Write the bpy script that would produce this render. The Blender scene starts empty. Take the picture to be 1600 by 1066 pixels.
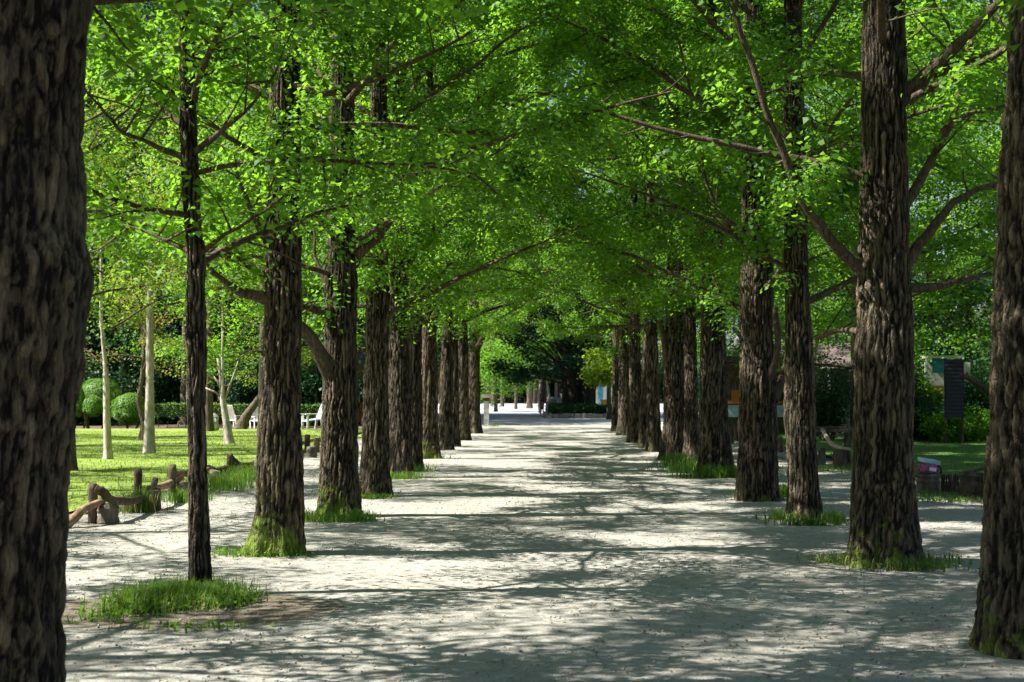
import bpy, math, random
import numpy as np
from mathutils import Vector, Euler, Matrix
R = math.radians
scn = bpy.context.scene
COL = scn.collection
# ------------------------------------------------------------ camera, light, exposure
F = 2222.0                       # focal length in pixels of the 1600 px wide photograph
CAMH = 1.5
cam_d = bpy.data.cameras.new('camera'); cam = bpy.data.objects.new('camera', cam_d); COL.objects.link(cam)
cam_d.sensor_width = 36.0; cam_d.lens = F / 1600 * 36
cam_d.clip_start = 0.1; cam_d.clip_end = 3000
cam.location = (0, 0, CAMH)
cam.rotation_euler = (R(90 + 2.036), 0, R(1.16))
cam_d.dof.use_dof = True; cam_d.dof.focus_distance = 15.0; cam_d.dof.aperture_fstop = 5.0
scn.camera = cam
SUN_EL, SUN_AZ = 50.0, -97.0     # degrees; azimuth clockwise from +Y (the avenue's direction)
w = bpy.data.worlds.new('World'); scn.world = w; w.use_nodes = True
nt = w.node_tree
sky = nt.nodes.new('ShaderNodeTexSky'); sky.sky_type = 'NISHITA'; sky.sun_disc = False
sky.sun_elevation = R(SUN_EL); sky.sun_rotation = R(SUN_AZ)
bg = nt.nodes['Background']; bg.inputs[1].default_value = 0.05
nt.links.new(sky.outputs[0], bg.inputs[0])
sd = bpy.data.lights.new('sun', 'SUN'); sd.energy = 5.0; sd.angle = R(0.45); sd.color = (1.0, 0.96, 0.89)
sun = bpy.data.objects.new('sun', sd); COL.objects.link(sun)
az, el = R(SUN_AZ), R(SUN_EL)
S = Vector((math.sin(az) * math.cos(el), math.cos(az) * math.cos(el), math.sin(el)))
sun.rotation_euler = S.to_track_quat('Z', 'Y').to_euler(); sun.location = (-20, -5, 30)
scn.view_settings.view_transform = 'Standard'; scn.view_settings.look = 'None'
scn.view_settings.gamma = 1.0; scn.view_settings.exposure = 1.68
scn.view_settings.use_curve_mapping = False
cy = scn.cycles
cy.max_bounces = 7; cy.diffuse_bounces = 4; cy.transmission_bounces = 6; cy.glossy_bounces = 2
cy.use_denoising = True; cy.caustics_reflective = False; cy.caustics_refractive = False

ROT = cam.rotation_euler.to_matrix()
def P(px, py, d):
    v = ROT @ Vector((px - 800, -(py - 533), -F)); k = d / v.y
    return Vector((v.x * k, d, CAMH + v.z * k))
def G(px, py, z=0.0):
    v = ROT @ Vector((px - 800, -(py - 533), -F)); k = (z - CAMH) / v.z
    return Vector((v.x * k, v.y * k, z))

# ------------------------------------------------------------ numeric noise
def _h(i, j, k, s):
    n = (i.astype(np.int64) * 374761393 + j.astype(np.int64) * 668265263 + k.astype(np.int64) * 2147483647 // 3 + s * 974634777) & 0xffffffff
    n = ((n ^ (n >> 13)) * 1274126177) & 0xffffffff
    n = ((n ^ (n >> 16)) * 2246822519) & 0xffffffff
    return ((n >> 8) & 0xffff) / 32767.5 - 1.0
def noise3(p, seed=0):
    f = np.floor(p); q = p - f; q = q * q * (3 - 2 * q); i, j, k = f[:, 0], f[:, 1], f[:, 2]
    r = 0
    for a in (0, 1):
        for b in (0, 1):
            for c in (0, 1):
                wgt = (q[:, 0] if a else 1 - q[:, 0]) * (q[:, 1] if b else 1 - q[:, 1]) * (q[:, 2] if c else 1 - q[:, 2])
                r = r + wgt * _h(i + a, j + b, k + c, seed)
    return r
def cell3(p, seed=0):
    """distance gap between the two nearest feature points, and a random value per cell"""
    f = np.floor(p); n = len(p); d1 = np.full(n, 9.0); d2 = np.full(n, 9.0); idv = np.zeros(n)
    for a in (-1, 0, 1):
        for b in (-1, 0, 1):
            for c in (-1, 0, 1):
                i, j, k = f[:, 0] + a, f[:, 1] + b, f[:, 2] + c
                h0 = _h(i, j, k, seed)
                q = np.stack([i + .5 + .45 * h0, j + .5 + .45 * _h(i, j, k, seed + 17), k + .5 + .45 * _h(i, j, k, seed + 31)], 1)
                d = np.sqrt(((q - p) ** 2).sum(1)); m1 = d < d1
                d2 = np.where(m1, d1, np.minimum(d2, d)); idv = np.where(m1, h0, idv); d1 = np.where(m1, d, d1)
    return d2 - d1, idv
# ------------------------------------------------------------ materials
def mat(name, col, rough=0.9, col2=None, scale=5.0, bump=0.0, bscale=None, detail=6.0, stretch=None, spec=0.3, lo=0.35, hi=0.65):
    m = bpy.data.materials.new(name); m.use_nodes = True
    t = m.node_tree; b = t.nodes['Principled BSDF']
    b.inputs['Roughness'].default_value = rough; b.inputs['Specular IOR Level'].default_value = spec
    tc = t.nodes.new('ShaderNodeTexCoord'); mp = t.nodes.new('ShaderNodeMapping')
    t.links.new(tc.outputs['Object'], mp.inputs[0])
    if stretch: mp.inputs['Scale'].default_value = stretch
    n = t.nodes.new('ShaderNodeTexNoise'); n.inputs['Scale'].default_value = scale; n.inputs['Detail'].default_value = detail
    t.links.new(mp.outputs[0], n.inputs['Vector'])
    c2 = col2 or tuple(c * 0.7 for c in col)
    r = t.nodes.new('ShaderNodeValToRGB'); r.color_ramp.elements[0].position = lo; r.color_ramp.elements[1].position = hi
    r.color_ramp.elements[0].color = (*c2, 1); r.color_ramp.elements[1].color = (*col, 1)
    t.links.new(n.outputs[0], r.inputs[0]); t.links.new(r.outputs[0], b.inputs['Base Color'])
    if bump:
        n2 = t.nodes.new('ShaderNodeTexNoise'); n2.inputs['Scale'].default_value = bscale or scale * 4; n2.inputs['Detail'].default_value = 5
        t.links.new(mp.outputs[0], n2.inputs['Vector'])
        bp = t.nodes.new('ShaderNodeBump'); bp.inputs['Strength'].default_value = 1.0; bp.inputs['Distance'].default_value = bump
        t.links.new(n2.outputs[0], bp.inputs['Height']); t.links.new(bp.outputs[0], b.inputs['Normal'])
    return m

def bark_mat(name, dark, light, moss=True, sc=1.0, bump=0.012, groove=(0.4, 1.0)):
    m = bpy.data.materials.new(name); m.use_nodes = True
    t = m.node_tree; N = t.nodes; L = t.links; b = N['Principled BSDF']
    b.inputs['Roughness'].default_value = 0.92; b.inputs['Specular IOR Level'].default_value = 0.2
    tc = N.new('ShaderNodeTexCoord'); mp = N.new('ShaderNodeMapping'); mp.inputs['Scale'].default_value = (1, 1, 0.22)
    L.new(tc.outputs['Object'], mp.inputs[0])
    n1 = N.new('ShaderNodeTexNoise'); n1.inputs['Scale'].default_value = 34 * sc; n1.inputs['Detail'].default_value = 7; n1.inputs['Roughness'].default_value = 0.65
    L.new(mp.outputs[0], n1.inputs['Vector'])
    n2 = N.new('ShaderNodeTexNoise'); n2.inputs['Scale'].default_value = 2.5; n2.inputs['Detail'].default_value = 4
    L.new(tc.outputs['Object'], n2.inputs['Vector'])
    at = N.new('ShaderNodeAttribute'); at.attribute_name = 'ridge'
    ad = N.new('ShaderNodeMath'); ad.operation = 'MULTIPLY_ADD'; ad.inputs[1].default_value = 0.45
    L.new(at.outputs['Fac'], ad.inputs[0]); L.new(n1.outputs[0], ad.inputs[2])
    r = N.new('ShaderNodeValToRGB'); r.color_ramp.elements[0].position = groove[0]; r.color_ramp.elements[1].position = groove[1]
    r.color_ramp.elements[0].color = (*dark, 1); r.color_ramp.elements[1].color = (*light, 1)
    L.new(ad.outputs[0], r.inputs[0])
    mx = N.new('ShaderNodeMix'); mx.data_type = 'RGBA'; mx.blend_type = 'MULTIPLY'; mx.inputs[0].default_value = 0.6
    r2 = N.new('ShaderNodeValToRGB'); r2.color_ramp.elements[0].position = 0.35; r2.color_ramp.elements[1].position = 0.65
    r2.color_ramp.elements[0].color = (0.55, 0.52, 0.44, 1); r2.color_ramp.elements[1].color = (1, 1, 1, 1)
    L.new(n2.outputs[0], r2.inputs[0]); L.new(r.outputs[0], mx.inputs[6]); L.new(r2.outputs[0], mx.inputs[7])
    out = mx.outputs[2]
    if moss:
        am = N.new('ShaderNodeAttribute'); am.attribute_name = 'moss'
        n3 = N.new('ShaderNodeTexNoise'); n3.inputs['Scale'].default_value = 11; n3.inputs['Detail'].default_value = 6
        L.new(tc.outputs['Object'], n3.inputs['Vector'])
        mu = N.new('ShaderNodeMath'); mu.operation = 'MULTIPLY_ADD'; mu.inputs[1].default_value = 1.5; mu.inputs[2].default_value = -0.62
        L.new(n3.outputs[0], mu.inputs[0])
        a2 = N.new('ShaderNodeMath'); a2.operation = 'ADD'; L.new(am.outputs['Fac'], a2.inputs[0]); L.new(mu.outputs[0], a2.inputs[1])
        rr = N.new('ShaderNodeValToRGB'); rr.color_ramp.elements[0].position = 0.45; rr.color_ramp.elements[1].position = 0.8
        L.new(a2.outputs[0], rr.inputs[0])
        m2 = N.new('ShaderNodeMix'); m2.data_type = 'RGBA'; L.new(rr.outputs[0], m2.inputs[0]); L.new(out, m2.inputs[6])
        m2.inputs[7].default_value = (0.125, 0.17, 0.025, 1)
        out = m2.outputs[2]
    L.new(out, b.inputs['Base Color'])
    bp = N.new('ShaderNodeBump'); bp.inputs['Strength'].default_value = 1.0; bp.inputs['Distance'].default_value = bump
    mv = N.new('ShaderNodeMapping'); mv.inputs['Scale'].default_value = (1, 1, 0.18)
    wn_ = N.new('ShaderNodeTexNoise'); wn_.inputs['Scale'].default_value = 12; L.new(tc.outputs['Object'], wn_.inputs['Vector'])
    ma = N.new('ShaderNodeMix'); ma.data_type = 'VECTOR'; ma.inputs[0].default_value = 0.06; L.new(tc.outputs['Object'], ma.inputs[4]); L.new(wn_.outputs['Color'], ma.inputs[5]); L.new(ma.outputs[1], mv.inputs[0])
    vo = N.new('ShaderNodeTexVoronoi'); vo.feature = 'DISTANCE_TO_EDGE'; vo.inputs['Scale'].default_value = 42 * sc; L.new(mv.outputs[0], vo.inputs['Vector'])
    vc = N.new('ShaderNodeMath'); vc.operation = 'MULTIPLY'; vc.use_clamp = True; vc.inputs[1].default_value = 5.0; L.new(vo.outputs['Distance'], vc.inputs[0])
    hs = N.new('ShaderNodeMath'); hs.operation = 'MULTIPLY_ADD'; hs.inputs[1].default_value = .5; L.new(vc.outputs[0], hs.inputs[0]); L.new(n1.outputs[0], hs.inputs[2])
    L.new(hs.outputs[0], bp.inputs['Height']); L.new(bp.outputs[0], b.inputs['Normal'])
    return m

def leaf_mat(name, a, b_, tr, trans=0.45, rough=0.45):
    m = bpy.data.materials.new(name); m.use_nodes = True
    t = m.node_tree; N = t.nodes; L = t.links; b = N['Principled BSDF']
    b.inputs['Roughness'].default_value = max(rough, .5); b.inputs['Specular IOR Level'].default_value = 0.18
    at = N.new('ShaderNodeAttribute'); at.attribute_name = 'tint'
    r = N.new('ShaderNodeValToRGB'); r.color_ramp.elements[0].color = (*a, 1); r.color_ramp.elements[1].color = (*b_, 1)
    L.new(at.outputs['Fac'], r.inputs[0]); L.new(r.outputs[0], b.inputs['Base Color'])
    tl = N.new('ShaderNodeBsdfTranslucent')
    r3 = N.new('ShaderNodeValToRGB'); r3.color_ramp.elements[0].color = (*[c * 0.6 for c in tr], 1); r3.color_ramp.elements[1].color = (*tr, 1)
    L.new(at.outputs['Fac'], r3.inputs[0]); L.new(r3.outputs[0], tl.inputs[0])
    mx = N.new('ShaderNodeMixShader'); mx.inputs[0].default_value = trans
    L.new(b.outputs[0], mx.inputs[1]); L.new(tl.outputs[0], mx.inputs[2]); L.new(mx.outputs[0], N['Material Output'].inputs[0])
    return m

M = {}
M['bark'] = bark_mat('ginkgo_bark', (0.008, 0.006, 0.004), (0.19, 0.15, 0.10), groove=(0.6, 1.08), bump=.02)
M['bark_far'] = bark_mat('grey_bark', (0.03, 0.023, 0.017), (0.15, 0.12, 0.095), moss=False, sc=0.6, bump=0.02, groove=(0.35, 0.8))
M['bark_pale'] = bark_mat('pale_bark', (0.22, 0.18, 0.15), (0.52, 0.46, 0.41), moss=False, sc=0.7, bump=0.008, groove=(0.35, 0.75))
M['branch'] = bark_mat('branch_bark', (0.035, 0.024, 0.016), (0.18, 0.135, 0.095), moss=False, sc=1.2, bump=0.006, groove=(0.35, 0.75))
M['leaf'] = leaf_mat('ginkgo_leaf', (0.014, 0.066, 0.010), (0.10, 0.23, 0.02), (0.29, 0.58, 0.032), 0.5, rough=.38)
M['leaf_lime'] = leaf_mat('lime_leaf', (0.06, 0.14, 0.015), (0.14, 0.24, 0.03), (0.32, 0.45, 0.04), 0.5)
M['leaf_dark'] = leaf_mat('dark_evergreen_leaf', (0.012, 0.045, 0.02), (0.03, 0.085, 0.03), (0.04, 0.12, 0.03), 0.25)
M['leaf_yellow'] = leaf_mat('yellow_leaf', (0.13, 0.25, 0.02), (0.24, 0.36, 0.03), (0.5, 0.68, 0.05), 0.5)
M['leaf_maple'] = leaf_mat('maple_leaf', (0.08, 0.12, 0.025), (0.25, 0.20, 0.05), (0.36, 0.34, 0.06), 0.5)
M['hedge'] = leaf_mat('boxwood_leaf', (0.10, 0.22, 0.035), (0.18, 0.34, 0.05), (0.2, 0.38, 0.04), 0.35)
M['grass'] = leaf_mat('grass_blade', (0.05, 0.13, 0.015), (0.13, 0.24, 0.03), (0.20, 0.36, 0.03), 0.4)
for e_ in [n for n in M['grass'].node_tree.nodes if n.type == 'VALTORGB']:
    x_ = e_.color_ramp.elements.new(.02); x_.color = e_.color_ramp.elements[0].color; e_.color_ramp.elements[0].color = (.30, .25, .11, 1)
M['litter'] = leaf_mat('leaf_litter', (0.10, 0.07, 0.03), (0.26, 0.22, 0.10), (0.2, 0.15, 0.05), 0.2)
M['wood_dark'] = mat('weathered_dark_wood', (0.12, 0.085, 0.06), col2=(0.035, 0.026, 0.02), scale=14, bump=0.01, stretch=(1, 1, 0.25))
M['wood_tan'] = mat('bare_tan_wood', (0.33, 0.22, 0.13), col2=(0.16, 0.10, 0.06), scale=9, bump=0.006, stretch=(1, 1, 1))
M['wood_pale'] = mat('bleached_wood', (0.42, 0.36, 0.30), col2=(0.25, 0.2, 0.16), scale=9, bump=0.006)
M['log_end'] = mat('grey_cut_log', (0.15, 0.125, 0.10), col2=(0.06, 0.048, 0.038), scale=12, bump=0.01, stretch=(1, 1, 0.3))
M['rock'] = mat('pale_rock', (0.5, 0.49, 0.47), col2=(0.24, 0.23, 0.22), scale=5, bump=0.03)
M['stone'] = mat('grey_stone', (0.36, 0.34, 0.31), col2=(0.2, 0.19, 0.17), scale=8, bump=0.01)
M['white'] = mat('white_paint', (0.78, 0.78, 0.78), col2=(0.6, 0.6, 0.6), scale=6, rough=0.6)
M['cream'] = mat('cream_wall', (0.62, 0.56, 0.50), scale=3)
M['grey_wall'] = mat('grey_wall', (0.20, 0.20, 0.20), scale=3)
M['orange_wall'] = mat('orange_red_wall', (0.50, 0.13, 0.045), col2=(0.38, 0.095, 0.035), scale=6)
M['roof_dark'] = mat('dark_roof', (0.07, 0.055, 0.05), scale=6, bump=0.01)
M['roof_pink'] = mat('dusty_pink_roof', (0.13, 0.095, 0.09), scale=6, bump=0.01)
M['glass_dark'] = mat('dark_window', (0.03, 0.035, 0.05), scale=3, rough=0.15, spec=0.5)
M['blue'] = mat('bright_blue_paint', (0.03, 0.32, 0.52), scale=6, rough=0.5)
M['turq'] = mat('turquoise_panel', (0.03, 0.25, 0.34), scale=6, rough=0.5)
M['orange'] = mat('orange_panel', (0.40, 0.14, 0.04), scale=6, rough=0.5)
M['yellow'] = mat('yellow_paint', (0.75, 0.42, 0.04), scale=6, rough=0.5)
M['green_cloth'] = mat('green_canvas', (0.035, 0.16, 0.06), scale=6, rough=0.8)
M['navy'] = mat('dark_navy_board', (0.02, 0.02, 0.04), scale=6, rough=0.6)
M['navy_l'] = mat('faded_violet_slat', (0.035, 0.035, 0.06), scale=16, rough=0.6)
M['skin'] = mat('skin', (0.45, 0.27, 0.2), scale=6, rough=0.6)
M['red_cloth'] = mat('faded_red_cloth', (0.45, 0.08, 0.10), scale=8)
M['pink_cloth'] = mat('pink_cloth', (0.6, 0.3, 0.32), scale=9)
M['dark_cloth'] = mat('black_cloth', (0.02, 0.02, 0.025), scale=8)
M['lightblue'] = mat('pale_blue_plastic', (0.42, 0.58, 0.75), scale=8, rough=0.5)
M['magenta'] = mat('dusky_pink_fabric', (0.40, 0.12, 0.20), col2=(0.10, 0.04, 0.09), scale=25)

# ---- ground materials
def sand_material():
    m = bpy.data.materials.new('packed_sand'); m.use_nodes = True
    t = m.node_tree; N = t.nodes; L = t.links; b = N['Principled BSDF']
    b.inputs['Roughness'].default_value = 0.97; b.inputs['Specular IOR Level'].default_value = 0.15
    tc = N.new('ShaderNodeTexCoord')
    def no(s, d=6, ro=0.6):
        n = N.new('ShaderNodeTexNoise'); n.inputs['Scale'].default_value = s; n.inputs['Detail'].default_value = d
        n.inputs['Roughness'].default_value = ro; L.new(tc.outputs['Object'], n.inputs['Vector']); return n
    def ramp(n, p0, c0, p1, c1):
        r = N.new('ShaderNodeValToRGB'); r.color_ramp.elements[0].position = p0; r.color_ramp.elements[1].position = p1
        r.color_ramp.elements[0].color = (*c0, 1); r.color_ramp.elements[1].color = (*c1, 1); L.new(n.outputs[0], r.inputs[0]); return r
    def mul(a, c, f=1.0):
        x = N.new('ShaderNodeMix'); x.data_type = 'RGBA'; x.blend_type = 'MULTIPLY'; x.inputs[0].default_value = f
        L.new(a, x.inputs[6]); L.new(c, x.inputs[7]); return x.outputs[2]
    base = ramp(no(0.55, 5), 0.3, (0.36, 0.35, 0.31), 0.7, (0.47, 0.46, 0.415)).outputs[0]
    c = mul(base, ramp(no(7, 8, 0.7), 0.35, (0.74, 0.73, 0.70), 0.62, (1, 1, 1)).outputs[0])
    c = mul(c, ramp(no(90, 4, 0.7), 0.32, (0.55, 0.53, 0.50), 0.6, (1, 1, 1)).outputs[0])
    vo = N.new('ShaderNodeTexVoronoi'); vo.inputs['Scale'].default_value = 26; L.new(tc.outputs['Object'], vo.inputs['Vector'])
    rv = N.new('ShaderNodeValToRGB'); rv.color_ramp.elements[0].position = 0.06; rv.color_ramp.elements[1].position = 0.13
    rv.color_ramp.elements[0].color = (0.45, 0.4, 0.35, 1); rv.color_ramp.elements[1].color = (1, 1, 1, 1)
    L.new(vo.outputs['Distance'], rv.inputs[0]); c = mul(c, rv.outputs[0])
    da = N.new('ShaderNodeAttribute'); da.attribute_name = 'dirt'
    dn = no(6, 8, .7); dm = N.new('ShaderNodeMath'); dm.operation = 'MULTIPLY_ADD'; dm.inputs[1].default_value = 1.3; dm.inputs[2].default_value = -.65
    L.new(dn.outputs[0], dm.inputs[0]); d2 = N.new('ShaderNodeMath'); d2.operation = 'ADD'; L.new(da.outputs['Fac'], d2.inputs[0]); L.new(dm.outputs[0], d2.inputs[1])
    dr = N.new('ShaderNodeValToRGB'); dr.color_ramp.elements[0].position = .4; dr.color_ramp.elements[1].position = .72; L.new(d2.outputs[0], dr.inputs[0])
    dc = ramp(no(22, 6, .7), .35, (.075, .06, .045), .65, (.21, .18, .14))
    dx = N.new('ShaderNodeMix'); dx.data_type = 'RGBA'; L.new(dr.outputs[0], dx.inputs[0]); L.new(c, dx.inputs[6]); L.new(dc.outputs[0], dx.inputs[7]); c = dx.outputs[2]
    L.new(c, b.inputs['Base Color'])
    n1 = no(11, 8, 0.65); n2 = no(110, 3)
    ad = N.new('ShaderNodeMath'); ad.operation = 'MULTIPLY_ADD'; ad.inputs[1].default_value = 0.22
    L.new(n2.outputs[0], ad.inputs[0]); L.new(n1.outputs[0], ad.inputs[2])
    bp = N.new('ShaderNodeBump'); bp.inputs['Distance'].default_value = 0.035; bp.inputs['Strength'].default_value = 1
    L.new(ad.outputs[0], bp.inputs['Height']); L.new(bp.outputs[0], b.inputs['Normal'])
    return m
M['sand'] = sand_material()
M['soil'] = mat('dark_soil', (0.16, 0.12, 0.08), col2=(0.06, 0.045, 0.03), scale=9, bump=0.03, bscale=30)
M['patch'] = mat('damp_leafy_soil', (0.22, 0.17, 0.12), col2=(0.10, 0.07, 0.05), scale=14, bump=0.02, bscale=60)
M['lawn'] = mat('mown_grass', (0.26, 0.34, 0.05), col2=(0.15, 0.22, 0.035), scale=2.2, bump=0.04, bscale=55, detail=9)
M['lawn2'] = mat('shaded_grass', (0.09, 0.19, 0.035), col2=(0.05, 0.12, 0.02), scale=2.2, bump=0.04, bscale=55, detail=9)  # darker copy of the lawn green: the right side's shade put into the colour
M['plaza'] = mat('pale_concrete_paving', (0.40, 0.40, 0.41), col2=(0.30, 0.30, 0.32), scale=1.3, bump=0.004, bscale=40)

# ------------------------------------------------------------ object helpers
def tag(o, label=None, cat=None, group=None, kind=None):
    if label: o['label'] = label
    if cat: o['category'] = cat
    if group: o['group'] = group
    if kind: o['kind'] = kind
    return o
def empty(name, loc, rz=0.0):
    o = bpy.data.objects.new(name, None); COL.objects.link(o); o.location = loc; o.rotation_euler = (0, 0, rz)
    o.empty_display_size = 0.3; return o
def link(name, me, parent=None, loc=(0, 0, 0)):
    o = bpy.data.objects.new(name, me); COL.objects.link(o)
    if parent: o.parent = parent
    o.location = loc; return o
def npmesh(name, V, Fc, m, smooth=False, attrs=None, fattrs=None):
    V = np.asarray(V, dtype=np.float32).reshape(-1, 3); me = bpy.data.meshes.new(name)
    Fc = np.asarray(Fc, dtype=np.int32); nf, k = Fc.shape
    me.vertices.add(len(V)); me.vertices.foreach_set('co', V.ravel())
    me.loops.add(nf * k); me.loops.foreach_set('vertex_index', Fc.ravel())
    me.polygons.add(nf); me.polygons.foreach_set('loop_start', np.arange(0, nf * k, k, dtype=np.int32))
    me.polygons.foreach_set('loop_total', np.full(nf, k, dtype=np.int32))
    me.update(calc_edges=True)
    if smooth: me.polygons.foreach_set('use_smooth', np.ones(nf, dtype=bool))
    for nm, a in (attrs or {}).items():
        at = me.attributes.new(nm, 'FLOAT', 'POINT'); at.data.foreach_set('value', np.asarray(a, dtype=np.float32))
    for nm, a in (fattrs or {}).items():
        at = me.attributes.new(nm, 'FLOAT', 'FACE'); at.data.foreach_set('value', np.asarray(a, dtype=np.float32))
    if m: me.materials.append(m)
    return me
class MB:
    """collects boxes, tubes and grids; build() makes them one mesh"""
    def __init__(s): s.v = []; s.f = []; s.mi = []; s.cur = 0
    def box(s, c, d, rot=None, jitter=0.0, rng=None):
        b = len(s.v); Rm = rot.to_matrix() if rot else Matrix.Identity(3)
        for x in (-.5, .5):
            for y in (-.5, .5):
                for z in (-.5, .5):
                    p = Rm @ Vector((x * d[0], y * d[1], z * d[2]))
                    if rng: p += Vector((rng.uniform(-1, 1), rng.uniform(-1, 1), rng.uniform(-1, 1))) * jitter
                    s.v.append(tuple(p + Vector(c)))
        for q in ((0, 1, 3, 2), (4, 6, 7, 5), (0, 4, 5, 1), (2, 3, 7, 6), (0, 2, 6, 4), (1, 5, 7, 3)):
            s.f.append(tuple(b + i for i in q)); s.mi.append(s.cur)
        return s
    def tube(s, pts, rad, n=8, cap=True, rng=None, rough=0.0):
        pts = [Vector(p) for p in pts]; rings = []
        prev = None
        for i, p in enumerate(pts):
            t = (pts[min(i + 1, len(pts) - 1)] - pts[max(i - 1, 0)]).normalized()
            if prev is None: u = t.orthogonal().normalized()
            else:
                u = prev - t * prev.dot(t); u = u.normalized() if u.length > 1e-5 else t.orthogonal().normalized()
            prev = u; v = t.cross(u); b = len(s.v)
            r = rad[i] if hasattr(rad, '__len__') else rad
            for k in range(n):
                a = 2 * math.pi * k / n; rr = r * (1 + (rng.uniform(-rough, rough) if rng else 0))
                s.v.append(tuple(p + (u * math.cos(a) + v * math.sin(a)) * rr))
            rings.append(b)
        for a, b in zip(rings, rings[1:]):
            for k in range(n):
                k2 = (k + 1) % n; s.f.append((a + k, a + k2, b + k2, b + k)); s.mi.append(s.cur)
        if cap:
            s.f.append(tuple(rings[0] + k for k in range(n))[::-1]); s.mi.append(s.cur)
            s.f.append(tuple(rings[-1] + k for k in range(n))); s.mi.append(s.cur)
        return s
    def mesh(s, name, mats, smooth=False):
        me = bpy.data.meshes.new(name); me.from_pydata(s.v, [], s.f)
        for m in (mats if isinstance(mats, (list, tuple)) else [mats]): me.materials.append(m)
        me.polygons.foreach_set('material_index', s.mi)
        if smooth:
            me.polygons.foreach_set('use_smooth', [len(p) == 4 for p in s.f])
        me.update(); return me
    def build(s, name, m, parent=None, smooth=False, loc=(0, 0, 0)):
        return link(name, s.mesh(name, m, smooth), parent, loc)

def leaf_mesh(name, C, size, seed, m, tint=None, up=0.6, fold=0.16, sizevar=0.3, droop=0.0):
    rg = np.random.default_rng(seed); n = len(C)
    nor = rg.normal(size=(n, 3)); nor[:, 2] = np.abs(nor[:, 2]) + up; nor /= np.linalg.norm(nor, axis=1)[:, None]
    u = rg.normal(size=(n, 3)); u[:, 2] -= droop; u -= nor * np.sum(u * nor, axis=1)[:, None]; u /= np.linalg.norm(u, axis=1)[:, None]
    v = np.cross(nor, u); s = (size * (1 + rg.uniform(-sizevar, sizevar, n)))[:, None]
    V = np.empty((n, 4, 3)); V[:, 0] = C - u * s * .45
    V[:, 1] = C + (u * .22 + v * .5 + nor * fold) * s
    V[:, 2] = C + u * s * .42
    V[:, 3] = C + (u * .22 - v * .5 + nor * fold) * s
    Fc = np.arange(n * 4).reshape(n, 4)
    if tint is None: tint = rg.uniform(0, 1, n)
    else: tint = np.clip(tint + rg.normal(0, .22, n), 0, 1)
    return npmesh(name, V, Fc, m, fattrs={'tint': tint})
def blade_mesh(name, C, hgt, wid, seed, m, lean=0.5, tint=None):
    rg = np.random.default_rng(seed); n = len(C)
    a = rg.uniform(0, 2 * math.pi, n); b = rg.uniform(0, 2 * math.pi, n)
    w_ = np.stack([np.cos(a), np.sin(a), np.zeros(n)], 1) * (wid * rg.uniform(.6, 1.3, n))[:, None]
    l_ = np.stack([np.cos(b), np.sin(b), np.zeros(n)], 1); h = (hgt * rg.uniform(.4, 1.25, n))[:, None]
    ln = rg.uniform(0.1, 1, n)[:, None] * lean; z = np.array([0, 0, 1.0])
    V = np.empty((n, 5, 3)); V[:, 0] = C - w_; V[:, 1] = C + w_
    mid = C + l_ * h * ln * .35 + z * h * .6
    V[:, 2] = mid + w_ * .7; V[:, 3] = mid - w_ * .7; V[:, 4] = C + l_ * h * ln + z * h * (1 - .3 * ln)
    base = np.arange(n) * 5
    q = np.stack([base, base + 1, base + 2, base + 3], 1); t = np.stack([base + 3, base + 2, base + 4, base + 4], 1)
    # the tip as a tri: written as its own face list
    me = bpy.data.meshes.new(name); Vf = V.astype(np.float32)
    me.vertices.add(n * 5); me.vertices.foreach_set('co', Vf.ravel())
    t3 = t[:, :3]; lv = np.concatenate([np.concatenate([q, t3], 1).ravel()]).astype(np.int32)
    me.loops.add(n * 7); me.loops.foreach_set('vertex_index', lv); me.polygons.add(n * 2)
    ls = np.stack([np.arange(n) * 7, np.arange(n) * 7 + 4], 1).ravel().astype(np.int32)
    me.polygons.foreach_set('loop_start', ls); me.polygons.foreach_set('loop_total', np.tile([4, 3], n).astype(np.int32))
    me.update(calc_edges=True)
    tt = rg.uniform(0, 1, n) if tint is None else np.clip(tint + rg.normal(0, .2, n), 0, 1)
    at = me.attributes.new('tint', 'FLOAT', 'FACE'); at.data.foreach_set('value', np.repeat(tt, 2).astype(np.float32))
    me.materials.append(m); return me

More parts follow.
